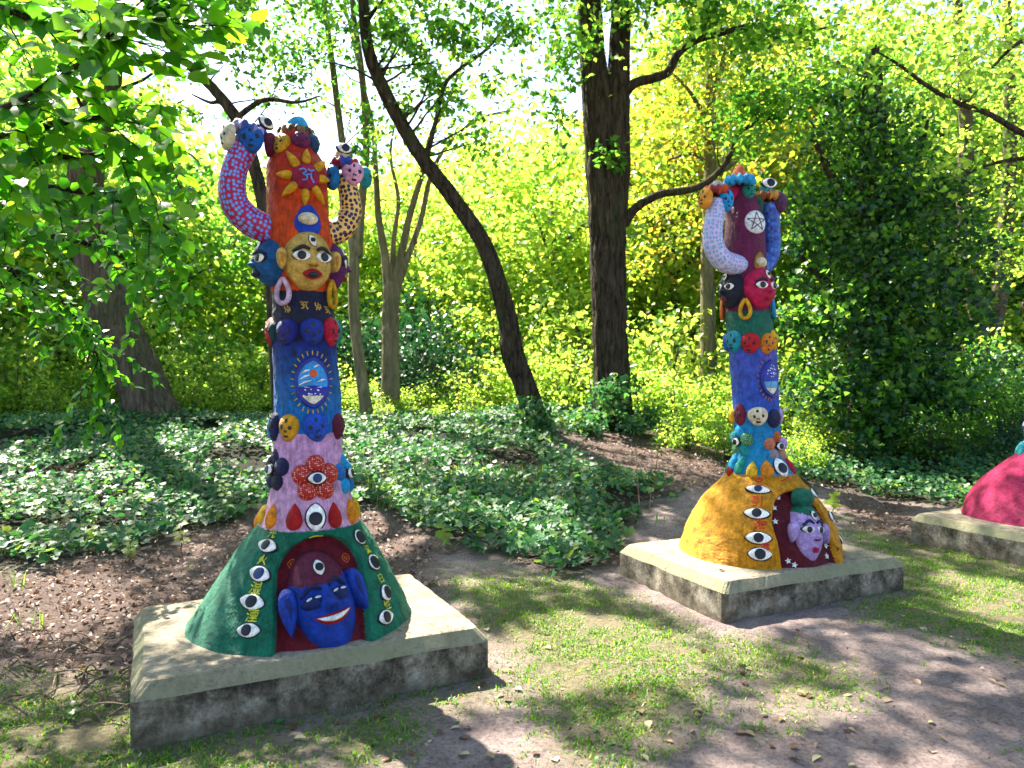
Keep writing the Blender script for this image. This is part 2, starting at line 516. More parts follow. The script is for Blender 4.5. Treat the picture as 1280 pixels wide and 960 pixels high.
sl2 = n.new("ShaderNodeMath"); sl2.operation = 'MULTIPLY'; l.new(sl.outputs[0], sl2.inputs[0]); l.new(n2.outputs[0], sl2.inputs[1])
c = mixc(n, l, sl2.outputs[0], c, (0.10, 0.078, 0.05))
l.new(c, b.inputs["Base Color"])
b.inputs["Roughness"].default_value = 0.85
b.inputs["Specular IOR Level"].default_value = 0.2
bump(n, l, b, n2.outputs[0], 0.9, 0.02)
CONC = m
SW, SD, SH, SB, SI = 1.58, 1.175, 0.182, 0.055, 0.05
def plinth(fl, rz, z0, label):
    n_x, n_y = 46, 36
    V, Fc = [], []
    def ringpts(w0, d0, w1, d1, z, rad):
        pts = []
        cs = [(w1 - rad, d0 + rad, -90), (w1 - rad, d1 - rad, 0), (w0 + rad, d1 - rad, 90), (w0 + rad, d0 + rad, 180)]
        for cx, cy, a0 in cs:
            for k in range(5):
                a = R(a0 + 90 * k / 4)
                pts.append((cx + rad * math.cos(a), cy + rad * math.sin(a), z))
        # subdivide the long edges so that the outline can be uneven
        out = []
        for i, p in enumerate(pts):
            q = pts[(i + 1) % len(pts)]
            L = math.dist(p, q)
            k = max(1, int(L / 0.06)) if L > 0.2 else 1
            for j in range(k):
                t = j / k
                out.append([p[0] + (q[0] - p[0]) * t, p[1] + (q[1] - p[1]) * t, z])
        return out
    levels = [(0, -0.12, 0.03), (0.0, SH * 0.5, 0.03), (0.0, SH - 0.01, 0.03), (0.006, SH, 0.03), (SI * .93, SH + SB * .93, 0.03), (SI + .01, SH + SB, 0.03)]
    mb = MB()
    rows = []
    for ins, z, rad in levels:
        rp = ringpts(ins, ins, SW - ins, SD - ins, z, rad)
        rows.append(rp)
    nmin = min(len(r_) for r_ in rows)
    # equal counts by resampling
    def resample(r_, k):
        P = np.array(r_ + [r_[0]]); d = np.r_[0, np.cumsum(np.linalg.norm(np.diff(P, axis=0), axis=1))]
        t = np.linspace(0, d[-1], k, endpoint=False)
        return np.stack([np.interp(t, d, P[:, i]) for i in range(3)], -1)
    cnt = 240
    rows2 = []
    for i, r_ in enumerate(rows):
        q = resample(r_, cnt)
        a = 0.007 if i in (1, 2, 3) else 0.005
        q[:, 0] += a * vnoise(q[:, 0], q[:, 1], 3 + fl[0], 7) ; q[:, 1] += a * vnoise(q[:, 0], q[:, 1], 5 + fl[1], 9)
        q[:, 2] += 0.6 * a * vnoise(q[:, 0], q[:, 1], 6 + fl[0], 8)
        if i in (3, 4):
            ch = np.clip(vnoise(q[:, 0] * 3, q[:, 1] * 3, 17 + fl[0], 6) - .55, 0, 1)
            q[:, 2] -= .035 * ch
        rows2.append(q)
    mb.grid([[tuple(p) for p in r_] for r_ in rows2], 0, cap_last=True)
    me = mb.mesh("plinth", smooth=False)
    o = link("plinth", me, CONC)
    o.location = (fl[0], fl[1], z0)
    o.rotation_euler = (0, 0, rz)
    tag(o, label, "plinth", "concrete plinths in a row")
    return o
ROT = R(25.5)
PL = [((-1.525, 2.946), R(26.0), 0.0), ((1.281, 4.4585), R(24.5), -0.019), ((4.07, 5.61), R(25), -0.01)]
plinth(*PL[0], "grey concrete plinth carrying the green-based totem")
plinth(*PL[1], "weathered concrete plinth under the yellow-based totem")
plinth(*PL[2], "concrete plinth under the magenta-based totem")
def plinth_centre(i):
    (x, y), r_, z0 = PL[i]
    return Vector((x + SW / 2 * math.cos(r_) - SD / 2 * math.sin(r_), y + SW / 2 * math.sin(r_) + SD / 2 * math.cos(r_), z0 + SH + SB))

# ================================================================== SCULPTURES
WHITE = gloss((0.80, 0.79, 0.74)); BLACK = gloss((0.008, 0.009, 0.014), 0.35); NAVY = gloss((0.012, 0.03, 0.10), 0.35)
GOLD = gloss((0.62, 0.36, 0.05)); CREAM = paint((0.70, 0.62, 0.44)); LILAC = paint((0.52, 0.36, 0.62)); RED = paint((0.36, 0.015, 0.02))
ORANGE = paint((0.72, 0.27, 0.03)); YELLOW = paint((0.70, 0.42, 0.05)); BLUE = paint((0.02, 0.075, 0.42)); DNAVY = paint((0.010, 0.013, 0.06))
TEAL = paint((0.015, 0.25, 0.28)); CYAN = paint((0.03, 0.33, 0.62)); MAROON = paint((0.10, 0.008, 0.03)); GREEN = paint((0.012, 0.16, 0.10))
MAGENTA = paint((0.42, 0.008, 0.12)); PINK = paint((0.66, 0.30, 0.42)); PURPLE = paint((0.09, 0.008, 0.09)); GREY = paint((0.30, 0.27, 0.30))

def frame(P, N, rot=0.0, up=Vector((0, 0, 1))):
    n_ = Vector(N).normalized()
    u = (up - n_ * up.dot(n_))
    if u.length < 1e-3: u = Vector((0, 1, 0)) - n_ * n_.y
    u.normalize()
    x = u.cross(n_)
    M = Matrix(((x.x, u.x, n_.x, P.x), (x.y, u.y, n_.y, P.y), (x.z, u.z, n_.z, P.z), (0, 0, 0, 1)))
    return M @ Matrix.Rotation(rot, 4, 'Z')

class Sculpt:
    def __init__(s, name, label, c, rz, rows=None, metric=None):
        s.c, s.rz = c, rz
        s.e = empty(name, c, rz)
        tag(s.e, label, "sculpture", "painted totem sculptures on plinths")
        s.Mw = Matrix.Translation(c) @ Matrix.Rotation(rz, 4, 'Z')
        s.Mi = s.Mw.inverted()
        s.k = c.y / F
        if metric is None:
            metric = []
            for py, cx, hw in rows:
                P = at_y(cx, py, c.y)
                metric.append((P.z - c.z, hw * s.k, P.x - c.x))
            metric[0] = (-0.015, metric[0][1], metric[0][2])
        s.metric = metric
        s.pr = catmull(metric, 12)
        s.V, s.Fa = [], []
        s.M = {}
    def zpx(s, py):
        return at_y(640, py, s.c.y).z - s.c.z
    def prof(s, z):
        p = s.pr
        r_ = np.interp(z, p[:, 0], p[:, 1]); dx = np.interp(z, p[:, 0], p[:, 2])
        return r_, dx * math.cos(s.rz), -dx * math.sin(s.rz)
    def section(s, name, z0, z1, mat, na=112, dz=0.012, niche=None, lump=0.015, cap=False, bulge=0.0):
        nz = max(3, int((z1 - z0) / dz))
        z = np.linspace(z0, z1, nz + 1)
        if name == 'dome':
            ph = np.concatenate([np.linspace(-1.0, 1.0, 400)[:-1], np.linspace(1.0, 2 * math.pi - 1.0, 130)[:-1]])
        else:
            ph = np.linspace(0, 2 * math.pi, na, endpoint=False)
        na = len(ph)
        PH, Z = np.meshgrid(ph, z)
        r_, ox, oy = s.prof(Z)
        t = (Z - z0) / (z1 - z0)
        r_ = r_ * (1 + lump * vnoise(np.sin(PH) * 2 + 3 * s.c.x, np.cos(PH) * 2 + Z * 5, 4, 1.6) + 0.5 * lump * vnoise(np.sin(PH) * 3 + Z * 9, np.cos(PH) * 3, 9, 3)) + bulge * np.sqrt(np.clip(1 - (2 * t - 1) ** 8, 0, 1))
        fine = rng.normal(size=r_.shape) * .0012 + .003 * vnoise(PH * 9, Z * 40, 6, 1.3) * vnoise(PH * 14, Z * 25, 7, 1.0)
        msk = np.zeros_like(r_)
        if niche:
            w_, hs, dep, ht = niche[:4]; sh = niche[4] if len(niche) > 4 else 0
            a = r_ * ((PH + math.pi) % (2 * math.pi) - math.pi) - sh
            top = hs + (ht - hs) * np.sqrt(np.clip(1 - (a / w_) ** 2, 0, 1))
            d = np.minimum((w_ - np.abs(a)), (top - Z) * 0.8)
            msk = sstep(0.0, 0.022, d)
            r_ = r_ - dep * msk
        X = ox + r_ * np.sin(PH); Y = oy - r_ * np.cos(PH)
        V0 = np.stack([X, Y, Z], -1).reshape(-1, 3)          # smooth: ornaments sit on this
        r_ = r_ + fine
        X = ox + r_ * np.sin(PH); Y = oy - r_ * np.cos(PH)
        V = np.stack([X, Y, Z], -1).reshape(-1, 3)
        i = np.arange(nz)[:, None] * na; j = np.arange(na)[None]
        Fq = np.stack([i + j, i + (j + 1) % na, i + na + (j + 1) % na, i + na + j], -1).reshape(-1, 4)
        b0 = len(s.V)
        s.V += [Vector(p) for p in V0]
        s.Fa += [tuple(int(k) + b0 for k in f) for f in Fq]
        out = []
        if niche:
            fm = msk.reshape(-1)[Fq].mean(1) > 0.55
            for nm, sel, mt in ((name, ~fm, mat[0]), ('niche', fm, mat[1])):
                q = Fq[sel]; u, inv = np.unique(q, return_inverse=True)
                o = link(nm, np_mesh(nm, V[u], inv.reshape(-1, 4), True), mt, s.e)
                s.M[o.name] = Matrix.Identity(4)
                out.append(o)
        else:
            o = link(name, np_mesh(name, V, Fq, True), mat, s.e)
            s.M[o.name] = Matrix.Identity(4)
            out.append(o)
        return out
    def finish(s):
        s.bvh = BVHTree.FromPolygons(s.V, s.Fa)
    def hit_px(s, px, py):
        o = s.Mi @ Vector((0, 0, CAMH)); d = s.Mi.to_3x3() @ ray(px, py)
        P, N, _, _ = s.bvh.ray_cast(o, d)
        if P is None:     # just past the silhouette: take the nearest point of the body
            q = o + d * ((s.c.y) / ray(px, py).y)
            P, N, _, _ = s.bvh.find_nearest(q)
        if N.dot(P - Vector((0, 0, P.z))) < 0: N = -N
        return P, N
    def hit(s, phi, z):
        _, ox, oy = s.prof(z)
        o = Vector((ox + 3 * math.sin(phi), oy - 3 * math.cos(phi), z))
        P, N, _, _ = s.bvh.ray_cast(o, Vector((-math.sin(phi), math.cos(phi), 0)))
        if P is None:
            P, N, _, _ = s.bvh.find_nearest(o - Vector((math.sin(phi), -math.cos(phi), 0)) * 2.8)
        if N.dot(Vector((math.sin(phi), -math.cos(phi), 0))) < 0: N = -N
        return P, N
    def fr(s, px, py, rot=0.0, lift=0.0):
        P, N = s.hit_px(px, py)
        return frame(P + N * lift, N, rot)
    def frl(s, phi, z, rot=0.0, lift=0.0):
        P, N = s.hit(phi, z)
        return frame(P + N * lift, N, rot)
    def add(s, name, mb, M, mats, parent=None, smooth=True):
        o = link(name, mb.mesh(name, smooth) if isinstance(mb, MB) else mb, mats, parent or s.e)
        o.matrix_basis = (s.M[parent.name].inverted() @ M) if parent else M
        s.M[o.name] = M
        return o
    def plane(s, px, py, off=0.0):
        """pixel -> sculpture space, on the upright plane through the axis facing the sculpture's front"""
        nrm = Vector((math.sin(s.rz), -math.cos(s.rz), 0))
        o = Vector((0, 0, CAMH)); d = ray(px, py)
        t = (s.c + nrm * off - o).dot(nrm) / d.dot(nrm)
        return s.Mi @ (o + d * t)
    def tocam(s, P, yaw=0.0, pitch=0.0):
        d = (s.Mi @ Vector((0, 0, CAMH))) - P
        d.z = 0; d.normalize()
        d = Matrix.Rotation(yaw, 3, 'Z') @ d
        d.z = math.tan(pitch)
        return d.normalized()
    # ---- ornaments (sizes in metres)
    def eye(s, M, rx, ry, pup=0.8, px0=0.0, parent=None):
        mb = MB()
        mb.lens(0, 0, rx * 1.12, ry * 1.18, 0.006, -0.002, 'almond', mat=1)
        mb.lens(0, 0, rx, ry, 0.010, 0.003, 'almond', mat=0)
        if parent:
            mb.lens(px0, 0, ry * pup, ry * pup, 0.004, 0.0128, mat=1, foot=.009)
            return s.add('eye', mb, M, [WHITE, BLACK], parent)
        o = s.add('eye', mb, M, [WHITE, BLACK])
        p = MB(); p.lens(px0, 0, ry * pup, ry * pup, 0.004, 0.0128, foot=.009)
        s.add('pupil', p, M, [NAVY if random.random() < .08 else BLACK], o)
        return o
    def eye_petal(s, M, rx, ry):
        mb = MB()
        mb.lens(0, 0, ry * 1.1, rx * 1.15, 0.006, -0.002, 'almond', rot=R(90), mat=1)
        mb.lens(0, 0, ry, rx, 0.012, 0.003, 'almond', rot=R(90), mat=0)
        o = s.add('eye', mb, M, [WHITE, BLACK])
        p = MB(); p.lens(0, -0.1 * ry, rx * .72, rx * .72, 0.004, 0.0145, foot=.009)
        s.add('pupil', p, M, [BLACK], o)
    def petal(s, M, rx, ry, mat, h=0.03):
        mb = MB(); mb.lens(0, 0, rx, ry, h, 0, 'tear')
        s.add('petal', mb, M, [mat])
    def skull(s, M, rx, ry, mat, h=0.035, parent=None):
        rx *= random.uniform(.92, 1.1); ry *= random.uniform(.93, 1.08); M = M @ Matrix.Rotation(random.uniform(-.16, .16), 4, 'Z')
        mb = MB(); mb.lens(0, 0, rx, ry, h, 0, random.choice(('egg', 'egg', 'ellipse')), n=28, rings=7)
        for x, y, a, c_ in ((-.40, .05, .2, .17), (.40, .05, .2, .17), (0, .5, .13, .2), (-.09, -.22, .08, .1), (.09, -.22, .08, .1), (0, -.56, .22, .13)):
            x += random.uniform(-.05, .05); y += random.uniform(-.05, .05); a *= random.uniform(.8, 1.3); c_ *= random.uniform(.8, 1.3)
            q = min(0.97, math.hypot(x, y))
            mb.lens(x * rx, y * ry, a * rx, c_ * ry, 0.002, h * math.sqrt(1 - q * q) - 0.0005, n=12, rings=2, mat=1, foot=0.006)
        return s.add('skull_ornament', mb, M, [mat, BLACK], parent)
    def flower(s, M, pr, mats, ew=0.04, eh=0.026, n_=5, ring=1.5, rot0=90):
        f = None
        for k in range(n_):
            a = R(rot0 + 360 / n_ * k)
            mb = MB(); mb.lens(0, 0, pr, pr * 1.05, pr * .75, -.004, n=22)
            Mk = M @ Matrix.Translation((math.cos(a) * pr * ring, math.sin(a) * pr * ring, -0.012)) @ Matrix.Rotation(0.28 * math.cos(a), 4, 'Y')
            s.add('petal', mb, Mk, [mats[k % len(mats)]])
        s.eye(M @ Matrix.Translation((0, 0, pr * .55)), ew, eh)
    def ruffle(s, P, Rr, r_, k, mats, tilt=(0, 0)):
        mb = MB(); rows = []
        nn = k * 6
        for i in range(nn):
            a = 2 * math.pi * i / nn
            rr = r_ * (1 + .28 * math.cos(k * a))
            rows.append([((Rr + rr * math.cos(b_)) * math.cos(a), (Rr + rr * math.cos(b_)) * math.sin(a), rr * 1.2 * math.sin(b_)) for b_ in np.linspace(0, 2 * math.pi, 9)[:-1]])
        rows.append(rows[0])
        mb.grid(rows, 0)
        if len(mats) > 1:
            mb.m = [(i // (8 * 6)) % 2 for i in range(len(mb.f))]
        M = Matrix.Translation(P) @ Matrix.Rotation(tilt[0], 4, 'X') @ Matrix.Rotation(tilt[1], 4, 'Y')
        return s.add('ruffle', mb, M, mats)
    def cap(s, P, r_, h, mat, tip=0.3, tilt=(0, 0), name='cap'):
        mb = MB(); rows = []
        for i in range(10):
            t = i / 9
            q = r_ * ((1 - t ** 2.2) ** .5 * (1 - tip * t) if t < 1 else 0.02)
            rows.append([(q * math.cos(a), q * math.sin(a), h * t - 0.01) for a in np.linspace(0, 2 * math.pi, 25)[:-1]])
        mb.grid(rows, 0, cap_last=True)
        M = Matrix.Translation(P) @ Matrix.Rotation(tilt[0], 4, 'X') @ Matrix.Rotation(tilt[1], 4, 'Y')
        return s.add(name, mb, M, [mat])
    def arm(s, nodes, mat, name='arm'):
        pts = [tuple(P) + (r_,) for P, r_ in nodes]
        q = catmull(pts, 9)
        mb = MB(); mb.tube(q[:, :3], list(q[:, 3]), n=22)
        o = s.add(name, mb, Matrix.Identity(4), [mat])
        L = np.r_[0, np.cumsum(np.linalg.norm(np.diff(q[:, :3], axis=0), axis=1))]
        rm = float(q[:, 3].mean())
        uv = o.data.uv_layers.new(name="UVMap")
        for p in o.data.polygons:
            js = [o.data.loops[i].vertex_index % 22 for i in p.loop_indices]
            for i, j in zip(p.loop_indices, js):
                if max(js) == 21 and j == 0: j = 22
                uv.data[i].uv = (j / 22 * 2 * math.pi * rm, L[o.data.loops[i].vertex_index // 22])
        return o
    def glyph(s, ch, px, py, size, mat, rot=0.0, phi=None):
        cu = bpy.data.curves.new("glyph", 'FONT')
        cu.body = ch; cu.size = size; cu.align_x = 'CENTER'; cu.align_y = 'CENTER'; cu.resolution_u = 1; cu.offset = size * 0.012
        o = bpy.data.objects.new("glyph", cu)
        COL.objects.link(o)
        bpy.context.view_layer.update()
        me = bpy.data.meshes.new_from_object(o.evaluated_get(bpy.context.evaluated_depsgraph_get()))
        bpy.data.objects.remove(o); bpy.data.curves.remove(cu)
        M = s.fr(px, py, rot) if phi is None else s.frl(phi, py, rot)
        nrm = M.to_3x3() @ Vector((0, 0, 1))
        Mi = M.inverted()
        for vv in me.vertices:
            wv = M @ Vector((vv.co.x, vv.co.y, 0))
            P, N, _, _ = s.bvh.ray_cast(wv + nrm * 0.12, -nrm)
            if P is not None: vv.co = Mi @ (P + nrm * 0.004)
        s.add('painted_character', me, M, [mat])
    def strokes(s, name, px, py, lines, scale, wid, mat, rot=0.0, parent=None):
        M = s.fr(px, py, rot)
        nrm = M.to_3x3() @ Vector((0, 0, 1)); Mi = M.inverted()
        mb = MB()
        for ln in lines:
            q = catmull([(x * scale, y * scale, 0) for x, y in ln], 4) if len(ln) > 2 else [(x * scale, y * scale, 0) for x, y in ln]
            pp = []
            for p in q:
                wv = M @ Vector((p[0], p[1], 0))
                P, N, _, _ = s.bvh.ray_cast(wv + nrm * 0.12, -nrm)
                pp.append(tuple(Mi @ P) if P is not None else tuple(p))
            mb.tube(pp, wid, n=6)
        s.add(name, mb, M, [mat], parent)

    # ---- a relief face with its features
    def face(s, M, w_, h_, dep, mat, eyes=((-.42, .13), (.42, .13)), eye=(.2, .085), pup=.85, px0=(0, 0), brow=BLACK, mouth='open', lip=RED, third=True,
             third_rot=90, ears=None, name='face', nose=1.0, hair=None, lids=False, mouth_at=(0, -.45), taper=.25, earw=(.11, .17), ear_tilt=0.0, nose_mat=None, ear_shape='egg', ear_y=.02):
        w2, h2 = w_ / 2, h_ / 2
        def H(x, y):
            X, Y = x / w2, y / h2
            q2 = min(1.0, X * X + Y * Y)
            z = dep * math.sqrt(max(0, 1 - q2 ** 1.25))
            aX = abs(X)
            fy = min(1, max(0, (.38 - Y) / .45)) * (1 if Y > -.1 else math.exp(-((Y + .1) / .075) ** 2))
            z += nose * w_ * (.17 * math.exp(-(X / .15) ** 2) * fy + .07 * math.exp(-(((aX - .17) / .1) ** 2 + ((Y + .07) / .09) ** 2)))
            z += w_ * (.035 * math.exp(-((Y - .36) / .09) ** 2 - ((aX - .42) / .3) ** 2) - .03 * math.exp(-((aX - .42) / .27) ** 2 - ((Y - .12) / .13) ** 2))
            z += w_ * (.05 * math.exp(-((aX - .48) / .24) ** 2 - ((Y + .22) / .24) ** 2) + .05 * math.exp(-((X - mouth_at[0]) / .3) ** 2 - ((Y - mouth_at[1]) / .12) ** 2) + .05 * math.exp(-(X / .3) ** 2 - ((Y + .78) / .16) ** 2))
            return z
        mb = MB(); rows = []; nt_, nr = 64, 30
        for i in range(-1, nr + 1):
            q = 1.0 if i < 0 else max(0.01, 1 - i / nr)
            row = []
            for j in range(nt_):
                t = 2 * math.pi * j / nt_
                x = q * math.cos(t) * w2 * (1 - taper * max(0, -math.sin(t)) ** 1.3); y = q * math.sin(t) * h2
                row.append((x, y, H(x, y) if i >= 0 else -.05))
            rows.append(row)
        mb.grid(rows, 0, cap_last=True)
        mats = [mat]
        if hair:
            mats.append(hair[0])
            for k, f in enumerate(mb.f):
                cy = sum(mb.v[i][1] for i in f) / len(f) / h2; cx = sum(mb.v[i][0] for i in f) / len(f) / w2
                if cy > hair[1] + hair[2] * cx * cx: mb.m[k] = 1
        fo = s.add(name, mb, M, mats)
        def pl(X, Y, lift=0.0, rot=0.0):
            x, y = X * w2, Y * h2
            e_ = 0.012
            nx = -(H(x + e_, y) - H(x - e_, y)) / (2 * e_); ny = -(H(x, y + e_) - H(x, y - e_)) / (2 * e_)
            N = Vector((nx * .8, ny * .8, 1)).normalized()
            return M @ frame(Vector((x, y, H(x, y) + lift)), N, rot, Vector((0, 1, 0)))
        for k, (ex, ey) in enumerate(eyes):
            if lids:
                o = MB(); o.lens(0, 0, eye[0] * w_, eye[1] * h_ * 1.5, .03, -.008, 'almond'); s.add('eyelid', o, pl(ex, ey), [lids], fo)
                o = MB(); o.lens(-.06 * w_, .03 * h_, .05 * w_, .012 * h_, .004, .018, 'almond', rot=.3); o.lens(.08 * w_, .03 * h_, .05 * w_, .012 * h_, .004, .018, 'almond', rot=-.1)
                s.add('eye', o, pl(ex, ey), [WHITE], fo)
            else:
                s.eye(pl(ex, ey, 0.004), eye[0] * w_, eye[1] * h_, pup, px0[k] * w_ if px0 else 0, fo)
            if brow:
                o = MB()
                sg = 1 if ex > 0 else -1
                pts = []
                for a in np.linspace(0, 1, 8):
                    bx = ex + sg * (-.3 + .62 * a); by = ey + .2 + .11 * math.sin(math.pi * min(1, a * 1.1)) - .06 * a
                    pts.append((bx * w2, by * h2, H(bx * w2, by * h2) + .001))
                o.tube(pts, [0.006 + .10 * eye[1] * h_ * 4 * math.sin(math.pi * (0.12 + .8 * a)) * .5 for a in np.linspace(0, 1, 8)], n=7)
                s.add('eyebrow', o, M, [brow], fo)
        mx, my = mouth_at
        if mouth == 'open':
            o = MB(); o.lens(0, 0, .2 * w_, .085 * h_, .02, -.004, 'almond', mat=0); o.lens(0, 0, .12 * w_, .05 * h_, .008, .012, 'almond', mat=1)
            s.add('mouth', o, pl(mx, my), [lip, BLACK], fo)
        elif mouth == 'smile':
            o = MB()
            def crescent(hw, t0, t1, zz, mt):
                up_, lo = [], []
                for a in np.linspace(-1, 1, 15):
                    xx = a * hw; yy = .1 * hw * 2.2 * a * a
                    th = (1 - abs(a) ** 2.2)
                    up_.append((xx, yy + t1 * th)); lo.append((xx, yy + t0 * th))
                b0 = len(o.v)
                for (xu, yu), (xl, yl) in zip(up_, lo):
                    hz = H(mx * w2 + xu, my * h2 + yu) - H(mx * w2, my * h2)
                    hz2 = H(mx * w2 + xl, my * h2 + yl) - H(mx * w2, my * h2)
                    hm = max(hz, hz2)
                    o.v += [(xu, yu, hz - .01), (xu, yu, hz + zz), (xl, yl, hz2 + zz), (xl, yl, hz2 - .01)]
                for i in range(14):
                    for k2 in range(3):
                        o.f.append((b0 + i * 4 + k2, b0 + i * 4 + 1 + k2, b0 + i * 4 + 5 + k2, b0 + i * 4 + 4 + k2)); o.m.append(mt)
            crescent(.31 * w_, -.075 * h_ * .8, .05 * h_ * .8, .008, 0)
            crescent(.27 * w_, -.03 * h_, .018 * h_, .013, 1)
            s.add('mouth', o, M @ Matrix.Translation((mx * w2, my * h2, H(mx * w2, my * h2))), [lip, WHITE], fo)
        else:
            o = MB(); o.lens(0, .02 * h_, .12 * w_, .03 * h_, .016, -.002, 'almond'); o.lens(0, -.018 * h_, .1 * w_, .028 * h_, .014, -.002, 'ellipse')
            s.add('mouth', o, pl(mx, my), [lip], fo)
        if nose_mat:
            o = MB()
            for sx in (-.1, .1):
                o.lens(sx * w2, 0, .05 * w_, .022 * h_, .004, 0, n=12)
            s.add('nostril', o, pl(0, -.17, .0), [nose_mat], fo)
        if third:
            s.eye(pl(0.02, .62, .002, R(third_rot)), .13 * w_, .05 * h_, .8, 0, fo)
        if ears:
            for sg in (-1, 1):
                o = MB()
                o.lens(0, 0, earw[0] * w_, earw[1] * h_, .025, 0, ear_shape, rot=math.pi if ear_shape == 'tear' else 0, foot=.05, mat=0); o.lens(-sg * .02 * w_, (.03 if ear_shape == 'tear' else .01) * h_, earw[0] * w_ * .42, earw[1] * h_ * .5, .004, .021, ear_shape, rot=math.pi if ear_shape == 'tear' else 0, mat=1)
                s.add('ear', o, M @ Matrix.Translation((sg * (w2 + earw[0] * w_ * .55), ear_y * h_, .045)) @ Matrix.Rotation(sg * .35, 4, 'Y') @ Matrix.Rotation(sg * ear_tilt, 4, 'Z'), [ears[0], ears[1]], fo)
        return fo
    def earring(s, P, N, rx, ry, mat, rad=0.010):
        mb = MB()
        pts = []
        for i in range(21):
            u = 2 * math.pi * i / 20
            pts.append((-math.sin(u) * abs(math.sin(u / 2)) ** .8 * rx, math.cos(u) * ry, 0))
        mb.tube(pts, rad, n=8, caps=False)
        s.add('earring', mb, frame(P, N), [mat])
    def vesica(s, M, rx, ry, Rb, night, mats, ray_mat):
        """pointed oval picture of sea, sky and sand with painted rays round it"""
        mb = MB()
        def oval(k, z, mt, y0=-1, y1=1):
            pts = []
            ys_ = np.linspace(y0, y1, 17)
            hw = [k * rx * (1 - (abs(y) ** 2.1)) ** .72 for y in ys_]
            rows = [[(-h_ + 2 * h_ * j / 10, y * ry * k, z) for j in range(11)] for y, h_ in zip(ys_, hw)]
            mb.grid(rows, mt, closed=False)
        oval(1.0, .012, 0)
        oval(.86, .0145, 1, -.2, 1) ; oval(.86, .0145, 2, -.62, -.2); oval(.86, .0145, 3, -1, -.62)
        # rim
        rim = [(rx * 1.0 * (1 - abs(y) ** 2.1) ** .72 * sg, y * ry, .006) for sg, ys_ in ((1, np.linspace(-.999, .999, 20)), (-1, np.linspace(.999, -.999, 20))) for y in ys_]
        mb.tube(rim + [rim[0]], .0075, mat=0, n=6, caps=False)
        o_mats = list(mats)
        if not night:
            mb.lens(.02 * rx, .36 * ry, .23 * rx, .16 * ry, .003, .016, mat=4, foot=.004)
            for x0, y0, x1, y1 in ((-.62, .38, -.2, .5), (-.75, .12, -.2, .3), (-.8, -.1, -.1, .08), (.25, .02, .75, .12), (.05, .6, .35, .68)):
                mb.tube([(x0 * rx, y0 * ry, .0155), ((x0 + x1) / 2 * rx, (y0 + y1) / 2 * ry + .004, .0165), (x1 * rx, y1 * ry, .0155)], [.002, .0055, .002], mat=5, n=6)
            mb.tube([(-.5 * rx, -.19 * ry, .016), (.5 * rx, -.19 * ry, .016)], .003, mat=3, n=5)
            mb.lens(0, -.16 * ry, .4 * rx, .035 * ry, .002, .016, mat=2, foot=.003)
        for _ in range(22 if night else 12):
            x, y = random.uniform(-.6, .6), (random.uniform(-.1, .75) if night else random.uniform(-.55, -.28))
            if abs(x) < .8 * (1 - abs(y) ** 2) ** .72:
                mb.lens(x * rx, y * ry, .004, .0035, .002, .016, mat=5, n=8, rings=2, foot=.003)
        mb.bend(Rb)
        o = s.add('picture_oval', mb, M, o_mats)
        for i in range(26):
            a = 2 * math.pi * (i + .5) / 26
            y = math.sin(a) * 1.0; x = math.cos(a)
            bx, by = x * rx * 1.16, y * ry * 1.1
            r2 = MB(); r2.tube([(bx, by, .0), (bx + math.cos(a) * .018, by + math.sin(a) * .022, .0)], .0032, n=5)
            r2.bend(Rb)
            s.add('ray', r2, M, [ray_mat], o)

def star_mb(r_, mb=None, cx=0, cy=0, z=0.0, mat=0):
    mb = mb or MB()
    pts = []
    for i in range(10):
        a = math.pi / 2 + i * math.pi / 5
        q = r_ if i % 2 == 0 else r_ * .45
        pts.append((cx + q * math.cos(a), cy + q * math.sin(a)))
    mb.poly(pts, z - .004, z + .003, mat)
    return mb

# ------------------------------------------------------------------ totem with the green base
c1 = plinth_centre(0) + Vector((-0.035, 0.0, 0))
S1 = Sculpt("totem_sculpture", "painted totem with green base, smiling blue face in its niche and yellow head above", c1, R(26),
            [(772, 377, 137), (745, 381, 121), (705, 383, 98), (672, 385, 77), (655, 387, 64), (640, 388, 56), (614, 388, 49), (585, 386.5, 44.5), (570, 385.5, 42.5),
             (543, 385, 41), (490, 384.5, 40), (445, 381.5, 39), (407, 380.5, 38.5), (390, 379, 37), (366, 378, 36), (330, 377, 37), (305, 376, 39), (285, 373.5, 38),
             (263, 372.5, 37), (235, 371.5, 36.5), (210, 371, 35.5), (197, 370, 30), (188, 369, 26), (172, 369.5, 23), (163, 369, 18), (156, 368, 12)])
z_ = S1.zpx
k1 = S1.k
S1.section('dome', -0.015, z_(651), (paint((0.006, 0.17, 0.10), scale=.8, bmp=.7), paint((0.13, 0.006, 0.018))), niche=(0.235, 0.26, 0.062, 0.475), dz=.006)
S1.section('skirt', z_(652), z_(539), paint((0.60, 0.36, 0.50), (0.56, 0.33, 0.55), (z_(652), z_(539)), chips=.9))
S1.section('shaft', z_(540), z_(427), paint((0.02, 0.15, 0.42), (0.010, 0.022, 0.17), (z_(500), z_(432)), bmp=.6))
S1.section('collar', z_(428), z_(366), paint((0.008, 0.011, 0.035), rough=.4))
S1.section('torso', z_(367), z_(156), paint((0.62, 0.10, 0.02), (0.42, 0.035, 0.012), (z_(290), z_(180)), rough=.35, bmp=.7), cap=True)
S1.finish()
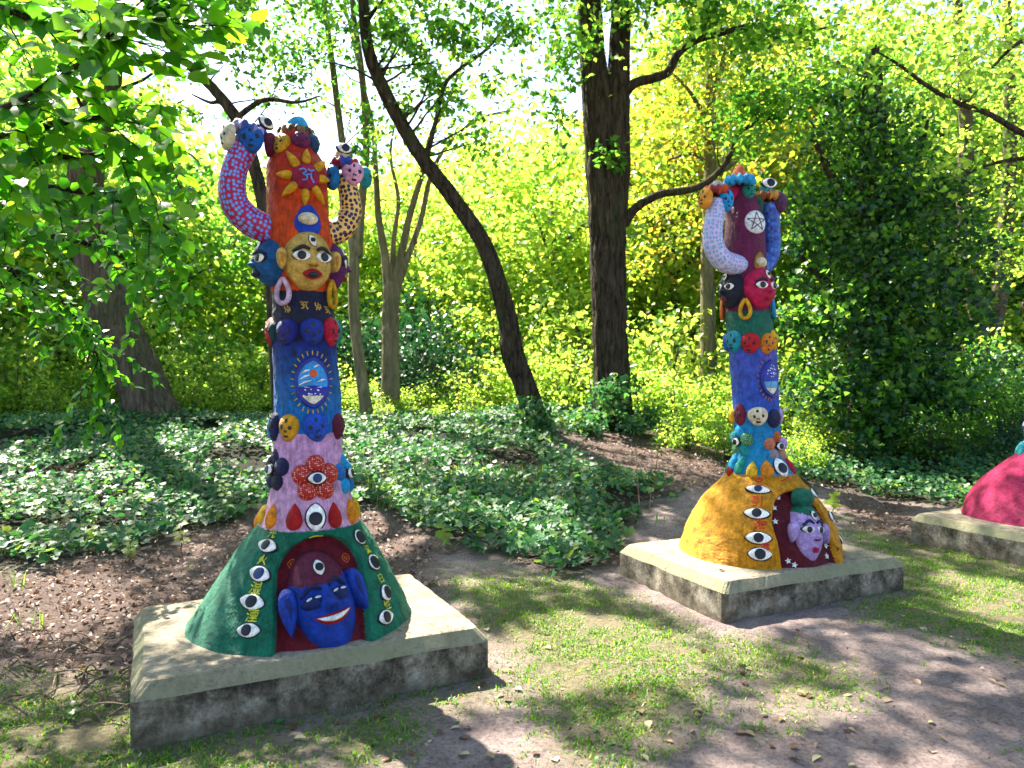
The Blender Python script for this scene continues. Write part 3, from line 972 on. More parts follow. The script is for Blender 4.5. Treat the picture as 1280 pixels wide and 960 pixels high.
# eyes on the base
for px, py, w_, h_, rot in ((334.5, 682.5, 30, 15, -.12), (325, 717.5, 30, 17, -.22), (315.5, 752.5, 31, 17, -.16), (311, 788, 28, 15, .05),
                            (449.5, 671.5, 20, 19, .2), (467, 703, 22, 20, .25), (482, 741, 25, 19, .15), (482, 771.5, 27, 16, -.05)):
    S1.eye(S1.fr(px, py, rot, .003), w_ * k1 / 2, h_ * k1 / 2, .82, random.uniform(-.006, .006))
YG = gloss((0.50, 0.50, 0.08))
for ch, px, py, sz in (("光", 341, 668, 14), ("火", 328.5, 701, 15), ("湿", 320, 736, 19), ("湮", 315, 771, 18), ("汎", 459, 688, 14), ("日", 476, 724, 15), ("性", 484, 757, 15)):
    S1.glyph(ch, px, py, sz * k1 * .85, YG)
S1.strokes('painted_stroke', 395, 670, [[(-1, -.15), (0, .1), (1, .05)]], 8 * k1, .005, YG)
# petals round the waist
for px, py, w_, h_, mt, rot in ((330, 644, 15, 27, YELLOW, -.3), (340.5, 646, 21, 31, ORANGE, -.12), (368, 646.5, 24, 33, RED, -.04), (418, 644, 22, 32, RED, .08), (438, 640, 21, 33, ORANGE, .15), (449, 634, 17, 30, YELLOW, .4)):
    S1.petal(S1.fr(px, py, -rot if px > 400 else -rot, .0), w_ * k1 / 2, h_ * k1 / 2, mt)
S1.eye_petal(S1.fr(394.5, 647, 0, .003), 11 * k1, 16.5 * k1)
for ph in (100, 125, 150, 175, 200, 225, 250):
    S1.petal(S1.frl(R(ph), z_(646)), .043, .065, (RED, ORANGE, YELLOW)[ph // 25 % 3])
# bands of small skulls
for px, py, w_, h_, mt in ((344, 533, 20, 34, DNAVY), (361, 535, 25, 36, paint((.55, .30, .03))), (395, 534, 29, 35, BLUE), (422, 533, 24, 35, MAROON),
                           (340.5, 416, 22, 32, paint((.008, .05, .06))), (358, 415, 27, 34, paint((.012, .015, .17))), (390.5, 415, 28, 35, paint((.012, .03, .24))), (414, 415, 24, 34, paint((.45, .012, .05))), (421, 414, 20, 32, TEAL)):
    S1.skull(S1.fr(px, py, 0, -.003), w_ * k1 / 2, h_ * k1 / 2, mt)
for ph in (110, 150, 190, 230, 265):
    S1.skull(S1.frl(R(ph), z_(534)), .05, .07, (CYAN, YELLOW, MAROON, BLUE, RED)[ph % 5]); S1.skull(S1.frl(R(ph), z_(415)), .05, .07, (RED, BLUE, TEAL, ORANGE, DNAVY)[ph % 5])
# flowers
RDOT = dots_mat((.30, .012, .01), (.75, .40, .28), (.7, .2, .1), 95, .3, uv=False)
S1.flower(S1.fr(395, 598, 0, .004), .049, [RDOT], .044, .028, ring=1.42)
S1.flower(S1.fr(343, 587, 0, .002), .045, [DNAVY, paint((.008, .012, .03))], .036, .024)
S1.flower(S1.fr(434, 592, 0, .0), .045, [CYAN, paint((.02, .17, .45))], .036, .024)
S1.flower(S1.frl(R(170), z_(595)), .048, [YELLOW, ORANGE], .04, .026)
# picture oval on the shaft
SKY_B = gloss((.03, .22, .50)); SEA = gloss((.008, .012, .22)); SAND = gloss((.62, .60, .46)); RIM = gloss((.010, .018, .22))
S1.vesica(S1.fr(391, 478, 0, .0), 19 * k1, 30 * k1, .165, False, [RIM, SKY_B, SEA, SAND, gloss((.40, .08, .015)), WHITE], GOLD)
OMB = [[(-.9, .7), (-.4, .9), (-.1, .55), (-.5, .25), (-.05, 0), (-.1, -.5), (-.6, -.6)], [(-.1, .1), (.4, .2), (.55, -.3), (.9, -.8)], [(.1, .9), (.5, .7), (.9, .9)], [(.5, .5), (.5, .1)]]
OM2 = [[(-.7, .9), (-.6, .1), (0, .2), (0, .9)], [(0, .3), (.6, .3), (.7, -.6)], [(-.5, -.2), (.5, -.2)], [(-.3, -.2), (-.4, -.9)], [(.2, -.2), (.3, -.9)]]
for px, py, ln in ((380, 382, OMB), (397.5, 383, OM2), (409, 388, OMB), (359, 386, OM2)):
    S1.strokes('painted_sign', px, py, ln, 5.2 * k1, .0033, gloss((.40, .27, .07)))
for px, py, ln in ((368, 441, OM2), (407.5, 441, OMB)):
    S1.strokes('painted_sign', px, py, ln, 4.5 * k1, .003, BLACK)
# the head: four faces round the column
zc = z_(331)
def head(S, z, r0, specs, tilt=-.05):
    for phi, sp_ in specs:
        _, ox, oy = S.prof(z)
        d = Vector((math.sin(phi), -math.cos(phi), tilt))
        P = Vector((ox, oy, z)) + Vector((d.x, d.y, 0)) * r0
        S.face(frame(P, d), **sp_)
YSKIN = paint((.55, .38, .13), chips=.6)
head(S1, zc, .115, [(R(3), dict(w_=.238, h_=.305, dep=.115, mat=YSKIN, eyes=((-.42, .13), (.46, .11)), eye=(.185, .082), px0=(.0, .0), ears=(YSKIN, paint((.5, .22, .06))), mouth='open', lip=paint((.33, .02, .03)), third_rot=112, nose_mat=paint((.35, .14, .04)))),
                    (R(-84), dict(w_=.22, h_=.25, dep=.115, mat=paint((.010, .09, .26)), mouth='open', lip=DNAVY, third=True, brow=DNAVY)),
                    (R(90), dict(w_=.22, h_=.26, dep=.105, mat=PURPLE, mouth='shut', lip=RED)),
                    (R(180), dict(w_=.22, h_=.28, dep=.11, mat=GREEN, mouth='shut', lip=RED))])
P_, N_ = S1.hit_px(356, 364)
S1.earring(P_ + N_ * .016, N_, 11 * k1, 15 * k1, paint((.55, .42, .58)), .013)
P_, N_ = S1.hit_px(411, 368)
S1.earring(P_ + N_ * .02, N_, 10 * k1, 16 * k1, paint((.50, .30, .05)), .013)
# blue hollow with an egg above the head
mb = MB(); mb.lens(0, -.01, .066, .082, .012, 0.0, 'egg'); mb.bend(.2)
S1.add('hollow', mb, S1.fr(385, 278, R(180), .0), [paint((.012, .05, .36))])
mb = MB(); mb.lens(0, 0, .048, .031, .02, 0.012)
S1.add('egg', mb, S1.fr(384.5, 274, 0, .002), [CREAM])
# sun disc
Ms = S1.fr(382, 221, 0, .006)
mb = MB(); mb.lens(0, 0, 18 * k1, 16.5 * k1, .022, 0, n=36); mb.bend(.2)
so = S1.add('sun_disc', mb, Ms, [paint((.26, .008, .045))])
for a, L in ((128, 1.15), (178, 1.0), (222, 1.2), (268, 1.0), (310, 1.35), (2, .9), (42, 1.0), (88, .85)):
    mb = MB(); mb.lens(math.cos(R(a)) * 25 * k1, math.sin(R(a)) * 24 * k1, 6.5 * k1, 11.5 * k1 * L, .022, -.004, 'tear', rot=R(a - 90)); mb.bend(.2)
    S1.add('sun_ray', mb, Ms, [paint((.60, .33, .04), chips=.3)], so)
mb = MB()
for ln in OMB:
    q = catmull([(x * 9 * k1, y * 9 * k1, .0) for x, y in ln], 4) if len(ln) > 2 else [(x * 9 * k1, y * 9 * k1, 0) for x, y in ln]
    mb.tube([(p[0], p[1], .0005 + .022 * math.sqrt(max(0, 1 - (p[0] / (18 * k1)) ** 2 - (p[1] / (16.5 * k1)) ** 2))) for p in q], .0042, n=6)
mb.bend(.2)
S1.add('painted_sign', mb, Ms, [gloss((.10, .22, .55))], so)
# top of the torso
for px, py, w_, h_, mt in ((376.5, 175, 21, 24, paint((.13, .01, .06))), (351, 180, 22, 28, paint((.48, .28, .04))), (392, 180, 20, 27, paint((.012, .05, .12)))):
    S1.skull(S1.fr(px, py, 0, -.002), w_ * k1 / 2, h_ * k1 / 2, mt, .03)
Pt = S1.plane(370, 166)
S1.ruffle(Pt + Vector((0, 0, -.008)), .070, .022, 15, [paint((.05, .045, .02)), paint((.18, .15, .05))])
S1.cap(S1.plane(370, 162), .068, .088, paint((.03, .30, .50)), .12)
# raised arms
BDOT = dots_mat((.33, .008, .06), (.06, .17, .60), (.10, .26, .62), 44, .34, ring=(.16, .30, .68)); YDOT = dots_mat((.62, .36, .09), (.008, .008, .015), (.015, .03, .08), 40, .36)
S1.arm([(S1.plane(x, y), r_ * k1) for x, y, r_ in ((358, 292, 17), (337, 287, 18), (314, 277, 18), (296, 259, 17), (290, 236, 16), (294, 210, 15), (303, 190, 15), (310, 176, 15))], BDOT)
S1.arm([(S1.plane(x, y), r_ * k1) for x, y, r_ in ((395, 297, 15), (414, 292, 16), (429, 284, 15.5), (438, 266, 14.5), (437.5, 250, 13.5), (435, 236, 13), (432, 218, 13))], YDOT)
def hand(S, px, py, faces, ruf, capm, rr, cap_px, cap_h, eyecap=None, tilt=(0, 0), rufk=9, ruf_px=None):
    for fx, fy, w_, h_, mt, yaw, pit in faces:
        Q = S.plane(fx, fy)
        A = S.plane(px, fy)
        d = S.tocam(Q, yaw, pit)
        S.skull(frame(Q + d * rr * .8, d), w_ * S.k / 2 * 1.1, h_ * S.k / 2 * 1.1, mt, .035)
    S.ruffle(S.plane(*(ruf_px or (px, py))), rr * .95, rr * .38, rufk, ruf, tilt)
    co = S.cap(S.plane(*cap_px), rr * .85, cap_h, capm, .25, tilt)
    if eyecap:
        Q = S.plane(eyecap[0], eyecap[1]); d = S.tocam(Q, eyecap[2], .2)
        S.eye(frame(Q + d * rr * .62, d, eyecap[3]), 9.5 * S.k, 6.5 * S.k, .8, .004)
hand(S1, 310, 165, [(313.5, 178, 27, 31, paint((.02, .11, .38)), 0, .05), (297, 174, 22, 30, CREAM, R(-62), .05), (327, 182, 20, 26, MAROON, R(60), 0)],
     [paint((.05, .10, .36)), paint((.42, .36, .55))], paint((.03, .05, .20)), .062, (322, 164), .055, (329, 157, R(25), R(-35)), tilt=(0, R(18)), ruf_px=(311, 164))
hand(S1, 433, 206, [(438.5, 220, 23, 27, paint((.66, .34, .46)), R(14), .05), (423, 224, 20, 28, paint((.02, .13, .30)), R(-45), 0), (446, 222, 16, 26, TEAL, R(75), 0)],
     [paint((.03, .07, .33)), paint((.30, .015, .04))], paint((.58, .46, .30)), .056, (427, 201), .095, (428.5, 189, R(14), R(-8)), ruf_px=(431, 205))
# smiling face in the niche
BLU2 = paint((.010, .045, .30), scale=.8)
P_, N_ = S1.hit_px(405, 752)
N_ = Vector((N_.x * 1.0, N_.y, N_.z * .75)).normalized()
S1.face(frame(P_ - N_ * .028, N_, R(9)), .295, .50, .095, BLU2, eyes=((-.44, .03), (.40, .05)), eye=(.19, .045), brow=DNAVY, mouth='smile', lip=paint((.36, .008, .03)), third=True, third_rot=90, lids=paint((.008, .02, .10)),
        ears=(BLU2, paint((.006, .02, .13))), hair=(paint((.10, .010, .035)), .30, .18), mouth_at=(.03, -.33), taper=.12, earw=(.17, .22), name='niche_face', ear_tilt=.12, nose=1.6, ear_shape='tear', ear_y=.0)
for px, py in ((365, 705), (432, 697)):
    S1.strokes('painted_sign', px, py, [[(-.8, 0), (0, .8), (.8, 0), (0, -.8), (-.8, 0)], [(-.3, 0), (0, .3), (.3, 0), (0, -.3), (-.3, 0)]], 7 * k1, .003, gloss((.5, .12, .01)))

# ------------------------------------------------------------------ totem with the yellow base
c2 = plinth_centre(1) + Vector((0.03, 0.0, 0))
S2 = Sculpt("totem_sculpture", "painted totem with yellow base, lilac green-haired face in its niche and magenta head above", c2, R(24.5),
            [(688, 949, 99), (652, 949, 87), (620, 951, 67.5), (594, 952, 43), (580, 950, 35), (560, 948, 29), (541, 946.5, 27.5), (493, 944, 28), (451, 941.6, 28.5), (404, 936.5, 28),
             (390, 935, 27), (360, 933, 26), (335, 932, 25.5), (311, 931, 25), (288, 931, 24), (265, 929.5, 21), (255, 928.5, 19), (245, 927, 16.5), (232, 925.5, 15), (224, 925, 12), (219, 924.5, 8)])
z_ = S2.zpx
k2 = S2.k
S2.section('dome', -0.015, z_(589), (paint((0.68, 0.32, 0.02), chips=.25, bmp=1.0), paint((0.10, 0.004, 0.015))), niche=(0.25, 0.22, 0.06, 0.475, -.025), dz=.006, lump=.02)
S2.section('skirt', z_(590), z_(511), paint((0.02, 0.24, 0.40), (.02, .20, .46), (z_(590), z_(511))))
S2.section('shaft', z_(512), z_(436), paint((0.04, 0.10, 0.46), (0.07, 0.10, 0.42), (z_(512), z_(436)), chips=.3, bmp=.9))
S2.section('collar', z_(437), z_(390), paint((0.008, 0.11, 0.07)))
S2.section('torso', z_(391), z_(219), paint((0.10, 0.006, 0.045), rough=.4))
S2.finish()
for px, py, w_, h_, rot in ((947.5, 612, 26, 10, -.1), (946, 642, 27, 12, 0), (948, 672.5, 27, 12, 0), (950, 692.5, 25, 13, .03)):
    S2.eye(S2.fr(px, py, rot, .003), w_ * k2 / 2 * 1.05, h_ * k2 / 2 * 1.1, .85)
for ph, py in ((40, 612), (46, 640), (50, 668), (52, 690)):
    S2.eye(S2.frl(R(ph), z_(py), 0, .003), .072, .034, .85)
RCH = gloss((.50, .04, .01))
for ch, px, py, sz in (("空", 948, 602, 11), ("引", 946.5, 627.5, 15), ("海", 950, 658.5, 17), ("清", 956, 683, 11)):
    S2.glyph(ch, px, py, sz * k2, RCH)
S2.strokes('painted_stroke', 982, 599, [[(-1, -.3), (0, 0), (1, .4)]], 7 * k2, .005, RCH)
for px, py, w_, h_, mt, rot in ((917, 578, 17, 28, CYAN, -.25), (925.5, 582, 17, 25, paint((.03, .28, .22)), -.35), (940, 587, 17, 21, paint((.72, .45, .08)), 0), (958.7, 586, 20, 23, paint((.66, .26, .05)), .05), (987, 583, 16, 26, paint((.42, .03, .06)), .4)):
    S2.petal(S2.fr(px, py, rot, .0), w_ * k2 / 2, h_ * k2 / 2, mt)
S2.eye_petal(S2.fr(976, 584.5, .32, .003), 9 * k2, 12.5 * k2)
for ph in (70, 100, 130, 160, 190, 220, 250):
    S2.petal(S2.frl(R(ph), z_(586)), .045, .062, (RED, CYAN, YELLOW, GREEN)[ph // 30 % 4])
for px, py, w_, h_, mt in ((925, 518.5, 18, 26, paint((.14, .015, .035))), (947.5, 520.5, 22, 22, CREAM), (967.5, 523, 19, 24, DNAVY), (975, 519, 14, 24, LILAC),
                           (917, 427, 22, 26, paint((.02, .24, .30))), (937.7, 429, 22, 26, paint((.40, .015, .03))), (958.7, 429.5, 20, 26, paint((.60, .22, .03))), (967, 425, 15, 24, YELLOW)):
    S2.skull(S2.fr(px, py, 0, -.003), w_ * k2 / 2, h_ * k2 / 2, mt)
for ph in (75, 110, 150, 190, 230):
    S2.skull(S2.frl(R(ph), z_(520)), .05, .065, (CYAN, YELLOW, MAROON, BLUE, RED)[ph // 5 % 5]); S2.skull(S2.frl(R(ph), z_(428)), .05, .065, (RED, BLUE, TEAL, ORANGE, CREAM)[ph // 5 % 5])
GDOT = dots_mat((.03, .15, .06), (.30, .42, .12), (.2, .35, .2), 80, .32, uv=False)
S2.flower(S2.fr(924, 552, 0, .002), .047, [CYAN, TEAL, GDOT, TEAL, GDOT], .037, .026)
S2.flower(S2.fr(972, 558, 0, .002), .045, [paint((.50, .13, .05)), paint((.55, .20, .12)), GREY, paint((.5, .28, .2)), LILAC], .036, .025)
S2.flower(S2.frl(R(120), z_(555)), .045, [YELLOW, RED], .036, .025)
S2.vesica(S2.fr(963.2, 473, 0, .0), .075, .125, .17, True, [RIM, gloss((.006, .03, .28)), gloss((.10, .30, .48)), SAND, GOLD, WHITE], gloss((.45, .16, .06)))
head(S2, z_(363), .105, [(R(2), dict(w_=.25, h_=.31, dep=.105, mat=paint((.42, .006, .075), chips=.25), eyes=((-.42, .14), (.42, .14)), eye=(.19, .082), mouth='shut', lip=paint((.40, .012, .02)), third_rot=105, nose=.85)),
                         (R(-90), dict(w_=.22, h_=.29, dep=.10, mat=paint((.006, .008, .02), rough=.35), eye=(.18, .08), mouth='shut', lip=paint((.28, .012, .02)), third_rot=90, brow=None)),
                         (R(90), dict(w_=.22, h_=.28, dep=.10, mat=YELLOW, mouth='open')), (R(180), dict(w_=.22, h_=.28, dep=.10, mat=CYAN, mouth='open'))])
P_, N_ = S2.hit_px(932, 386)
S2.earring(P_ + N_ * .03, N_, 7.5 * k2, 11.5 * k2, paint((.58, .34, .04)), .014)
P_, N_ = S2.hit(R(-135), z_(386))
S2.earring(P_ + N_ * .02, N_, .045, .065, paint((.5, .15, .05)), .014)
P_, N_ = S2.hit(R(48), z_(386))
S2.earring(P_ + N_ * .02, N_, .045, .065, paint((.03, .25, .45)), .014)
mb = MB(); mb.lens(0, 0, .05, .07, .014, 0, 'egg'); mb.bend(.13)
S2.add('hollow', mb, S2.fr(950.5, 327, R(180), .0), [paint((.30, .17, .04))])
mb = MB(); mb.lens(0, 0, .042, .034, .02, .014)
S2.add('egg', mb, S2.fr(950.5, 328, 0, .002), [CREAM])
Ms = S2.fr(945, 277.5, 0, .004)
mb = MB(); mb.lens(0, 0, .082, .082, .014, 0, n=36); mb.bend(.16)
so = S2.add('star_disc', mb, Ms, [paint((.74, .76, .74), chips=.0)])
mb = MB()
sp5 = [(.068 * math.cos(R(90 + 144 * i)), .068 * math.sin(R(90 + 144 * i)), .0) for i in range(6)]
for a_, b_ in zip(sp5[:-1], sp5[1:]):
    q = [(a_[0] + (b_[0] - a_[0]) * t, a_[1] + (b_[1] - a_[1]) * t) for t in np.linspace(0, 1, 7)]
    mb.tube([(x, y, .001 + .014 * math.sqrt(max(0, 1 - (x * x + y * y) / .082 ** 2))) for x, y in q], .0028, n=5)
mb.bend(.16)
S2.add('painted_star', mb, Ms, [BLACK], so)
for px, py, w_, h_, mt in ((915.6, 242, 16, 22, paint((.38, .008, .07))), (936.6, 239, 16, 20, paint((.02, .22, .17)))):
    S2.skull(S2.fr(px, py, 0, 0), w_ * k2 / 2, h_ * k2 / 2, mt, .035)
S2.ruffle(S2.plane(924.5, 227), .078, .028, 11, [paint((.05, .30, .55))])
S2.cap(S2.plane(924, 224), .062, .115, paint((.58, .14, .06)), .35)
PDOT = dots_mat((.42, .36, .58), (.05, .20, .30), (.10, .28, .38), 38, .29, ring=(.20, .36, .46)); NDOT = dots_mat((.02, .06, .30), (.01, .015, .10), (.05, .16, .48), 38, .42)
S2.arm([(S2.plane(x, y), r_ * k2) for x, y, r_ in ((927, 332, 12), (915, 330, 13), (903, 325, 13), (894, 312, 12.5), (891, 297, 12), (892, 281, 11.5), (895, 263, 11.5), (896, 250, 11))], PDOT)
S2.arm([(S2.plane(x, y), r_ * k2) for x, y, r_ in ((940, 338, 11), (952, 334, 12), (961, 322, 12), (964, 305, 11.5), (964, 286, 11), (963, 268, 11), (961, 254, 11))], NDOT)
S2.arm([((Vector((0.02, 0.10, z_(325)))), .06), (Vector((0.02, .2, z_(322))), .062), (Vector((0.0, .29, z_(305))), .06), (Vector((-.01, .29, z_(280))), .056), (Vector((-.01, .27, z_(258))), .052)],
       dots_mat((.60, .52, .16), (.01, .01, .02), (.03, .03, .03), 44, .33))
hand(S2, 896, 240, [(888, 250, 18, 22, paint((.60, .27, .06)), R(-40), .05), (903, 252.5, 18, 23, paint((.03, .26, .56)), R(30), 0)], [paint((.45, .08, .04)), paint((.22, .03, .03))], paint((.42, .38, .40)), .068, (896.5, 236), .07, None, ruf_px=(896, 239))
hand(S2, 960, 245, [(953, 259, 16, 20, paint((.01, .07, .05)), R(-40), 0), (968, 255, 18, 24, paint((.07, .01, .05)), R(40), 0)], [paint((.50, .27, .08)), paint((.22, .07, .03))], paint((.02, .26, .24)), .068, (958, 242), .105, (959, 232, R(25), 0), ruf_px=(959, 246))
# lilac face in the niche
LIL = paint((.46, .33, .60), chips=.4)
P_, N_ = S2.hit(R(2), .20)
N_ = Vector((N_.x, N_.y, N_.z * .6)).normalized()
Mf = frame(P_ - N_ * .03, N_, R(-7))
HAIRG = paint((.008, .13, .08))
S2.face(Mf, .245, .40, .085, LIL, eyes=((-.40, .16), (.42, .16)), eye=(.2, .06), brow=DNAVY, mouth='shut', lip=paint((.45, .03, .08)), third=True, third_rot=105, hair=(HAIRG, .58, .25), ears=(LIL, paint((.38, .27, .52))), taper=.35, earw=(.15, .17), name='niche_face', ear_tilt=.2, mouth_at=(0, -.5), nose_mat=MAROON, ear_shape='tear', nose=1.3)
mb = MB(); mb.lens(0, 0, .072, .070, .065, 0, n=30, rings=8, foot=.04)
S2.add('hair_bun', mb, Mf @ Matrix.Translation((-.005, .235, -.005)), [HAIRG])
for px, py in ((972.5, 622), (967.5, 635), (969, 652), (985, 701), (993, 706), (997, 615), (1003, 624), (1007.5, 630), (1010, 637), (1013, 644), (1032, 682), (1033, 695)):
    P_, N_ = S2.hit_px(px, py)
    S2.add('star', star_mb(.022), frame(P_ + N_ * .003, N_, random.uniform(-.3, .3)), [WHITE], smooth=False)

# ------------------------------------------------------------------ totem with the magenta base (runs out of the picture on the right)
c3 = plinth_centre(2) + Vector((0.03, 0.0, 0))
met = [(a, r_, .12 * float(sstep(.05, .62, a))) for a, r_, d in S2.metric]
S3 = Sculpt("totem_sculpture", "painted totem with magenta base and blue and green petals, at the end of the row", c3, R(25), metric=met)
Z = lambda py: S2.zpx(py)
S3.section('dome', -0.015, Z(589), (paint((0.34, 0.006, 0.085), chips=.5, bmp=1.0), paint((0.02, 0.02, 0.10))), niche=(0.215, 0.24, 0.06, 0.455), dz=.008, lump=.02)
S3.section('skirt', Z(590), Z(511), paint((0.62, 0.46, 0.38)))
S3.section('shaft', Z(512), Z(436), paint((0.03, 0.26, 0.40)))
S3.section('collar', Z(437), Z(390), paint((0.30, 0.02, 0.03)))
S3.section('torso', Z(391), Z(219), paint((0.04, 0.10, 0.40)))
S3.finish()
for i in range(13):
    ph = R(-180 + 360 / 13 * i)
    S3.petal(S3.frl(ph, Z(585)), .052, .075, (CYAN, paint((.02, .20, .26)), TEAL, BLUE)[i % 4])
for i in range(8):
    ph = R(-170 + 45 * i)
    S3.skull(S3.frl(ph, Z(520)), .055, .07, (LILAC, DNAVY, RED, CREAM, TEAL)[i % 5])
    S3.skull(S3.frl(ph, Z(428)), .055, .07, (BLUE, YELLOW, MAROON, CYAN, ORANGE)[i % 5])
for i in range(4):
    S3.flower(S3.frl(R(-135 + 90 * i), Z(553), 0, .002), .047, [(DNAVY, ORANGE, CYAN, RED)[i], (LILAC, YELLOW, BLUE, PINK)[i]], .037, .026)
for sg in (-1, 1):
    for py in (612, 642, 670, 690):
        S3.eye(S3.frl(R(sg * (44 + (688 - py) * .0)), Z(py), 0, .003), .07, .034, .85)
S3.vesica(S3.frl(0, Z(473)), .075, .125, .17, True, [RIM, gloss((.006, .03, .28)), gloss((.10, .30, .48)), SAND, GOLD, WHITE], GOLD)
head(S3, Z(363), .105, [(0, dict(w_=.25, h_=.31, dep=.105, mat=paint((.03, .25, .2)), mouth='shut')), (R(-90), dict(w_=.22, h_=.29, dep=.10, mat=ORANGE, mouth='open')),
                        (R(90), dict(w_=.22, h_=.28, dep=.10, mat=CREAM, mouth='open')), (R(180), dict(w_=.22, h_=.28, dep=.10, mat=RED, mouth='shut'))])
P_, N_ = S3.hit(0, .20)
N_ = Vector((N_.x, N_.y, N_.z * .6)).normalized()
S3.face(frame(P_ - N_ * .03, N_), .245, .40, .085, paint((.50, .30, .12)), eye=(.2, .06), mouth='smile', ears=(YSKIN, ORANGE), name='niche_face', mouth_at=(0, -.4))
for sg, mt in ((-1, YDOT), (1, BDOT)):
    S3.arm([(Vector((sg * x + .11, -.05, Z(py))), r_) for x, py, r_ in ((.08, 335, .07), (.17, 331, .072), (.25, 318, .07), (.28, 298, .066), (.27, 275, .062), (.24, 252, .06))], mt)
    S3.ruffle(Vector((sg * .24 + .11, -.05, Z(244))), .062, .025, 9, [BLUE]); S3.cap(Vector((sg * .24 + .11, -.05, Z(243))), .055, .09, (TEAL, CREAM)[sg > 0])
S3.ruffle(Vector((.11, -.05, Z(227))), .078, .028, 11, [RED]); S3.cap(Vector((.11, -.05, Z(224))), .062, .115, YELLOW)

# ================================================================== VEGETATION
LIME = leaf_mat("lime_leaves", [(0, (.05, .14, .020)), (.5, (.13, .24, .032)), (1, (.25, .31, .05))], (3.7, 3.1, 2.4), .6)
MIDG = leaf_mat("green_leaves", [(0, (.016, .07, .014)), (.5, (.055, .15, .020)), (1, (.13, .22, .03))], (3.4, 3.2, 2.0), .55, .35)
NEARG = leaf_mat("fresh_leaves", [(0, (.018, .085, .010)), (.6, (.04, .15, .012)), (1, (.08, .20, .015))], (3.6, 3.4, 1.2), .6, .3)
DARKG = leaf_mat("ivy_leaves", [(0, (.006, .035, .018)), (.6, (.016, .065, .028)), (1, (.035, .10, .03))], (1.8, 2.2, 1.2), .25, .42, spec=.4)
CARPET = leaf_mat("ground_ivy_leaves", [(0, (.012, .06, .026)), (.5, (.035, .12, .05)), (.85, (.07, .18, .05)), (1, (.20, .25, .05))], (2.4, 2.4, 1.2), .35, .5, spec=.35)
YELL = leaf_mat("autumn_leaves", [(0, (.07, .17, .02)), (.5, (.18, .25, .03)), (.85, (.32, .30, .035)), (1, (.36, .17, .03))], (2.5, 2.4, 1.5), .5)
GRASS = leaf_mat("grass_blades", [(0, (.035, .12, .012)), (.65, (.09, .21, .018)), (.9, (.19, .24, .03)), (1, (.30, .25, .09))], (2.6, 2.6, 1.0), .45, .45)
DRY = leaf_mat("dry_leaves", [(0, (.045, .026, .02)), (.4, (.14, .085, .065)), (.75, (.28, .185, .14)), (1, (.44, .34, .26))], (1.4, 1.2, .9), .15, .6)
TWIG = bark_mat("dry_stalk", (.20, .14, .08), (.42, .34, .22), 40)
BARK_D = bark_mat("dark_bark", (.010, .008, .006), (.085, .066, .048), 20, .35)
BARK_G = bark_mat("grey_brown_bark", (.05, .04, .03), (.15, .12, .09), 16, .5)
BARK_P = bark_mat("pale_bark", (.11, .095, .055), (.27, .23, .14), 12, .5)

def rm(nodes, sub=6):
    """[(px, py, Y, radius in px)] -> metric points and radii"""
    pts = []
    for px, py, Y, rp in nodes:
        P = at_y(px, py, Y)
        pts.append((P.x, P.y, P.z, rp * Y / F))
    return catmull(pts, sub)
def limb(name, nodes, bark, parent, n_=10, ground_it=False, thin=1.0):
    q = rm(nodes)
    q[:, 3] *= thin
    if ground_it:
        P = q[0].copy(); d = q[0, :3] - q[2, :3]; d = d / max(-d[2], 1e-3)
        drop = max(.1, P[2] - float(gz(P[0], P[1])) + .25)
        P[:3] += d * drop; P[3] *= 1.25
        q = np.vstack([P, q])
    q[1:-1, :3] += rng.normal(size=(len(q) - 2, 3)) * q[1:-1, 3:4] * .02
    if n_ >= 12:
        q = catmull([tuple(v_) for v_ in q], 4)
        mb = MB(); mb.tube(q[:, :3], list(np.maximum(q[:, 3], .004)), n=n_ * 4, ridge=.085)
    else:
        mb = MB(); mb.tube(q[:, :3], list(np.maximum(q[:, 3], .004)), n=n_)
    o = link(name, mb.mesh(name), bark, parent)
    return o, q
# ---- places on the ground where the sun comes through the canopy (photo pixels)
SUNNY = [[(600, 765), (700, 735), (860, 770), (880, 815), (760, 832), (640, 838), (600, 805)], [(455, 905), (600, 872), (700, 880), (745, 930), (700, 990), (470, 990)],
         [(470, 815), (500, 760), (520, 712), (612, 782), (618, 812)], [(765, 692), (860, 655), (930, 700), (960, 722), (905, 750)],
         [(-20, 690), (140, 695), (175, 740), (60, 775), (-20, 765)], [(940, 820), (1060, 830), (1050, 862), (950, 870)], [(1000, 930), (1150, 890), (1220, 980), (1000, 990)],
         [(1150, 690), (1290, 715), (1290, 775), (1170, 745)], [(190, 765), (240, 760), (250, 785), (200, 790)], [(250, 826), (312, 818), (312, 846), (250, 852)],
         [(250, 930), (320, 922), (335, 980), (250, 980)], [(540, 555), (660, 560), (680, 600), (560, 605)], [(600, 640), (720, 635), (745, 685), (650, 692)], [(0, 560), (200, 556), (260, 600), (100, 625), (0, 610)],
         [(690, 520), (1010, 535), (1010, 592), (740, 592)], [(1050, 560), (1290, 590), (1290, 630), (1080, 620)], [(470, 560), (510, 560), (520, 640), (480, 640)], [(320, 640), (480, 600), (520, 640), (500, 680), (300, 700)]]
SUNNY_TOP = [[(470, 820), (500, 770), (520, 705), (625, 785), (625, 815)], [(760, 690), (860, 650), (880, 690), (950, 715), (905, 755)], [(190, 760), (240, 758), (250, 785), (200, 790)], [(250, 822), (315, 814), (312, 850), (250, 856)], [(855, 690), (940, 560), (960, 600), (880, 690)]]
